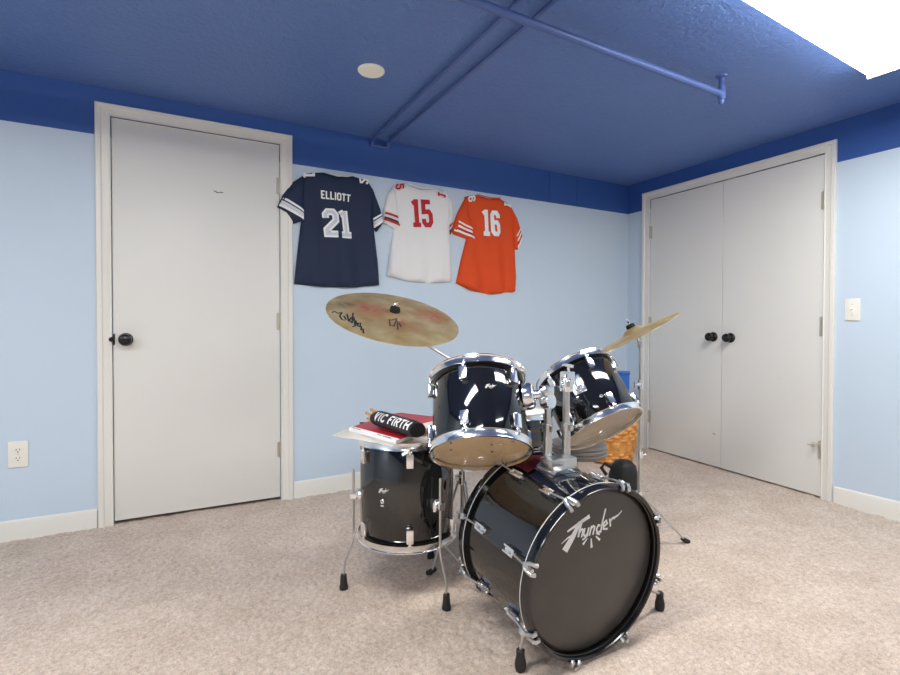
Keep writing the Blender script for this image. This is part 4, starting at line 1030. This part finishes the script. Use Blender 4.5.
# open white pages spilling over the rim on the left
bm = bmesh.new(); n = 12; vg = []
A0, A1, A2, A3 = V((-2.690, -1.045)), V((-2.818, -1.165)), V((-2.690, -1.450)), V((-2.570, -1.330))
for i in range(n+1):
    row = []
    for j in range(n+1):
        p = A0.lerp(A3, i/n).lerp(A1.lerp(A2, i/n), j/n); d = (p - V((FT.x, FT.y))).length
        z = zt + .004 - .10*max(0, d-.19)**1.2 + .004*math.sin(j/n*PI)
        row.append(bm.verts.new((p.x, p.y, z)))
    vg.append(row)
for i in range(n):
    for j in range(n): bm.faces.new((vg[i][j], vg[i+1][j], vg[i+1][j+1], vg[i][j+1]))
bmesh.ops.solidify(bm, geom=bm.faces[:], thickness=.004)
tag(obj('sheet_music', bm, M['paper'], None, 50, loc=(-2.68, -1.24, zt)), 'white paper sheets spilling over the left rim of the floor tom', 'paper')
tbk = thing('red_book', 'red covered music book lying on white papers on the floor tom', 'book', (-2.66, -1.25, zt+.008), 'red books on the floor tom')
q1 = [(-2.715, -1.085), (-2.745, -1.170), (-2.672, -1.448), (-2.618, -1.425)]
q1 = [(-2.610, -1.040), (-2.744, -1.150), (-2.676, -1.452), (-2.530, -1.350)]
bm = bmesh.new(); slab(bm, q1, zt+.0085, .011); obj('pages', bm, M['paper'], tbk, 20)
def grow(q, k):
    c = sum((V(p) for p in q), V((0, 0)))/4; return [tuple(c + (V(p)-c)*k) for p in q]
def inset(q, dl):
    return q
bm = bmesh.new(); P0, P1, P2, P3 = [V(p) for p in q1]
slab(bm, [tuple(P0), tuple(P1.lerp(P0, .16)), tuple(P2.lerp(P3, .16)), tuple(P3)], zt+.0197, .0012); cv = obj('cover', bm, M['red_cover'], tbk, 20)
bm = bmesh.new(); slab(bm, [tuple(P1.lerp(P0, .155)), tuple(P1), tuple(P2), tuple(P2.lerp(P3, .155))], zt+.0197, .0011); obj('cover_border', bm, M['paper'], cv, 20)
bm = bmesh.new()
e = (P2-P1).normalized(); nn = V((-e.y, e.x))
for a0, a1 in ((.05, .13), (.15, .25), (.62, .70), (.72, .90)):
    for k in range(int((a1-a0)*40)):
        c = P1.lerp(P2, a0 + k/40) + (P0-P1).normalized()*.010
        box(bm, (c.x, c.y, zt+.0212), (.0052, .0050, .0006), Matrix.Rotation(math.atan2(e.y, e.x), 3, 'Z'))
obj('cover_lettering', bm, M['black_ink'], cv, 0)
tbk = thing('red_book', 'red covered book behind the black stick bag on the floor tom', 'book', (-2.50, -1.20, zt+.0217), 'red books on the floor tom')
q2 = [(-2.535, -1.085), (-2.585, -1.110), (-2.510, -1.400), (-2.415, -1.290)]
q2 = [(-2.490, -1.065), (-2.600, -1.085), (-2.520, -1.330), (-2.390, -1.270)]
bm = bmesh.new(); slab(bm, q2, zt+.0235, .022); obj('pages', bm, M['paper'], tbk, 20)
bm = bmesh.new(); slab(bm, q2, zt+.0457, .0016); slab(bm, q2, zt+.0217, .0014); obj('cover', bm, M['red_cover'], tbk, 20)
# stick bag
ba = V((-2.640, -1.175, zt+.054)); bb = V((-2.602, -1.470, zt+.051))
bd = (bb-ba).normalized(); bs = bd.cross(V((0, 0, 1))).normalized(); bu = bs.cross(bd)
tsb = thing('stick_bag', 'black fabric drumstick bag with white lettering lying on the red book', 'bag', (-2.62, -1.33, zt+.02))
LB = (bb-ba).length
def bag_pt(s, th):
    k = 1 - .25*max(0, s-.9)*10*.5 if s > .9 else 1
    rx, rz = .036*k, .030*k
    if s < .06: rx, rz = rx*(.86+2.3*s), rz*(.8+3.3*s)
    c = ba.lerp(bb, s); return c + bs*rx*math.cos(th) + bu*rz*math.sin(th)*(1 if math.sin(th) > -.6 else .92)
bm = bmesh.new(); vg = [[bm.verts.new(bag_pt(i/24, 2*PI*j/28)) for j in range(28)] for i in range(25)]
for a, b in zip(vg, vg[1:]):
    for j in range(28): bm.faces.new((a[j], a[(j+1) % 28], b[(j+1) % 28], b[j]))
bm.faces.new(vg[0][::-1]); bm.faces.new(vg[-1])
obj('bag_body', bm, M['cloth_black'], tsb, 50)
# lettering faces the camera side and reads from the left end to the right end
def onbag(u, v, off):
    th = PI/2 + .62 - v/.036     # v up
    th = math.radians(4) + v/.032
    p = bag_pt(.13 + u/LB, th); c = ba.lerp(bb, .13+u/LB); return p + (p-c).normalized()*(.0008+off)
side = 1 if (V((-3.362, -3.088, .98)) - ba).dot(bs) > 0 else -1
if side < 0:
    def onbag(u, v, off):
        th = PI - math.radians(4) - v/.032
        p = bag_pt(.13 + u/LB, th); c = ba.lerp(bb, .13+u/LB); return p + (p-c).normalized()*(.0008+off)
for wd, u0, u1 in (('VIC', 0, .082), ('FIRTH', .106, .245)):
    bm = bmesh.new(); text(bm, wd, [(u0, .037), (u1, .037), (u1, .001), (u0, .001)], onbag, 0, .0078, gap=.14, step=.006)
    obj_sheet('lettering', bm, M['white_ink'], tsb, (bs*side + bu).normalized())
bm = bmesh.new(); tube(bm, [bag_pt(.02, math.radians(200)) - bd*.0 , bag_pt(.0, math.radians(190)) - bd*.035, bag_pt(.03, math.radians(170)) - bd*.02], .004, 8); obj('tie_cord', bm, M['cloth_black'], tsb)
# sticks poking out of the bag
base_s = None
lab = ['front pale drumstick tip poking out of the black stick bag', 'upper drumstick tip poking out of the black stick bag, beside the grey one', 'lowest drumstick tip poking out of the black stick bag', 'rear drumstick tip poking out of the black stick bag, nearest the wall']
for k, (du, dv, ln, m_) in enumerate(((.012*side, .004, .062, 'wood_stick'), (-.004*side, .016, .056, 'wood_stick'), (.016*side, -.010, .040, 'wood_stick'), (-.018*side, .004, .070, 'wood_stick'))):
    c = ba + bs*du + bu*dv; d0 = (-bd + bs*du*2.2 + bu*(.12+dv*2)).normalized()
    ts_ = thing('drumstick', lab[k], 'drumstick', c, 'drumsticks in the black stick bag')
    bm = bmesh.new(); tube(bm, [c - d0*.10, c + d0*ln*.55, c + d0*ln*.86], [.0072, .0068, .0045], 12); obj('shaft', bm, M[m_], ts_)
    bm = bmesh.new(); p = c + d0*ln*.86; lathe(bm, [(0, -.004), (.0035, -.003), (.0060, .004), (.0062, .009), (.0040, .014), (0, .016)], disc_mx(p, d0), 14); obj('tip', bm, M['wood_stick'], ts_)
# pen
pa, pb = V((-2.690, -1.000, zt+.006)), V((-2.560, -1.085, zt+.006))
tpn = thing('pen', 'slim pale pen with dark cap at the back of the floor tom papers', 'pen', pa)
pa, pb = V((-2.668, -1.052, zt+.017)), V((-2.585, -1.095, zt+.008))
pz = V((0, 0, 0))
bm = bmesh.new(); tube(bm, [pa.lerp(pb, .28), pb], .0038, 10); obj('barrel', bm, M['pen_grey'], tpn)
bm = bmesh.new(); tube(bm, [pa, pa.lerp(pb, .28)], [.003, .0046], 10); obj('cap', bm, M['maroon'], tpn)

# ------------------------------------------------------------------ camera and world
cam = bpy.data.cameras.new('camera'); co = bpy.data.objects.new('camera', cam); COL.objects.link(co)
fw = V((.47964, .87732, -.01589)); rt = V((.87745, -.47967, .00174)); up = V((.00610, .01477, .99987))
mxx = Matrix((rt, up, -fw)).transposed().to_4x4(); mxx.translation = V((-3.36214, -3.08812, .98402)); co.matrix_world = mxx
cam.sensor_fit = 'HORIZONTAL'; cam.sensor_width = 36; cam.lens = 521.678/900*36; cam.clip_start = .02
S.camera = co
w = bpy.data.worlds.new('world'); S.world = w; w.use_nodes = True
w.node_tree.nodes['Background'].inputs[0].default_value = (.6, .7, .9, 1); w.node_tree.nodes['Background'].inputs[1].default_value = 0.0
S.view_settings.view_transform = 'Standard'; S.view_settings.look = 'None'; S.view_settings.gamma = 1; S.view_settings.use_curve_mapping = False
S.view_settings.exposure = 2.08
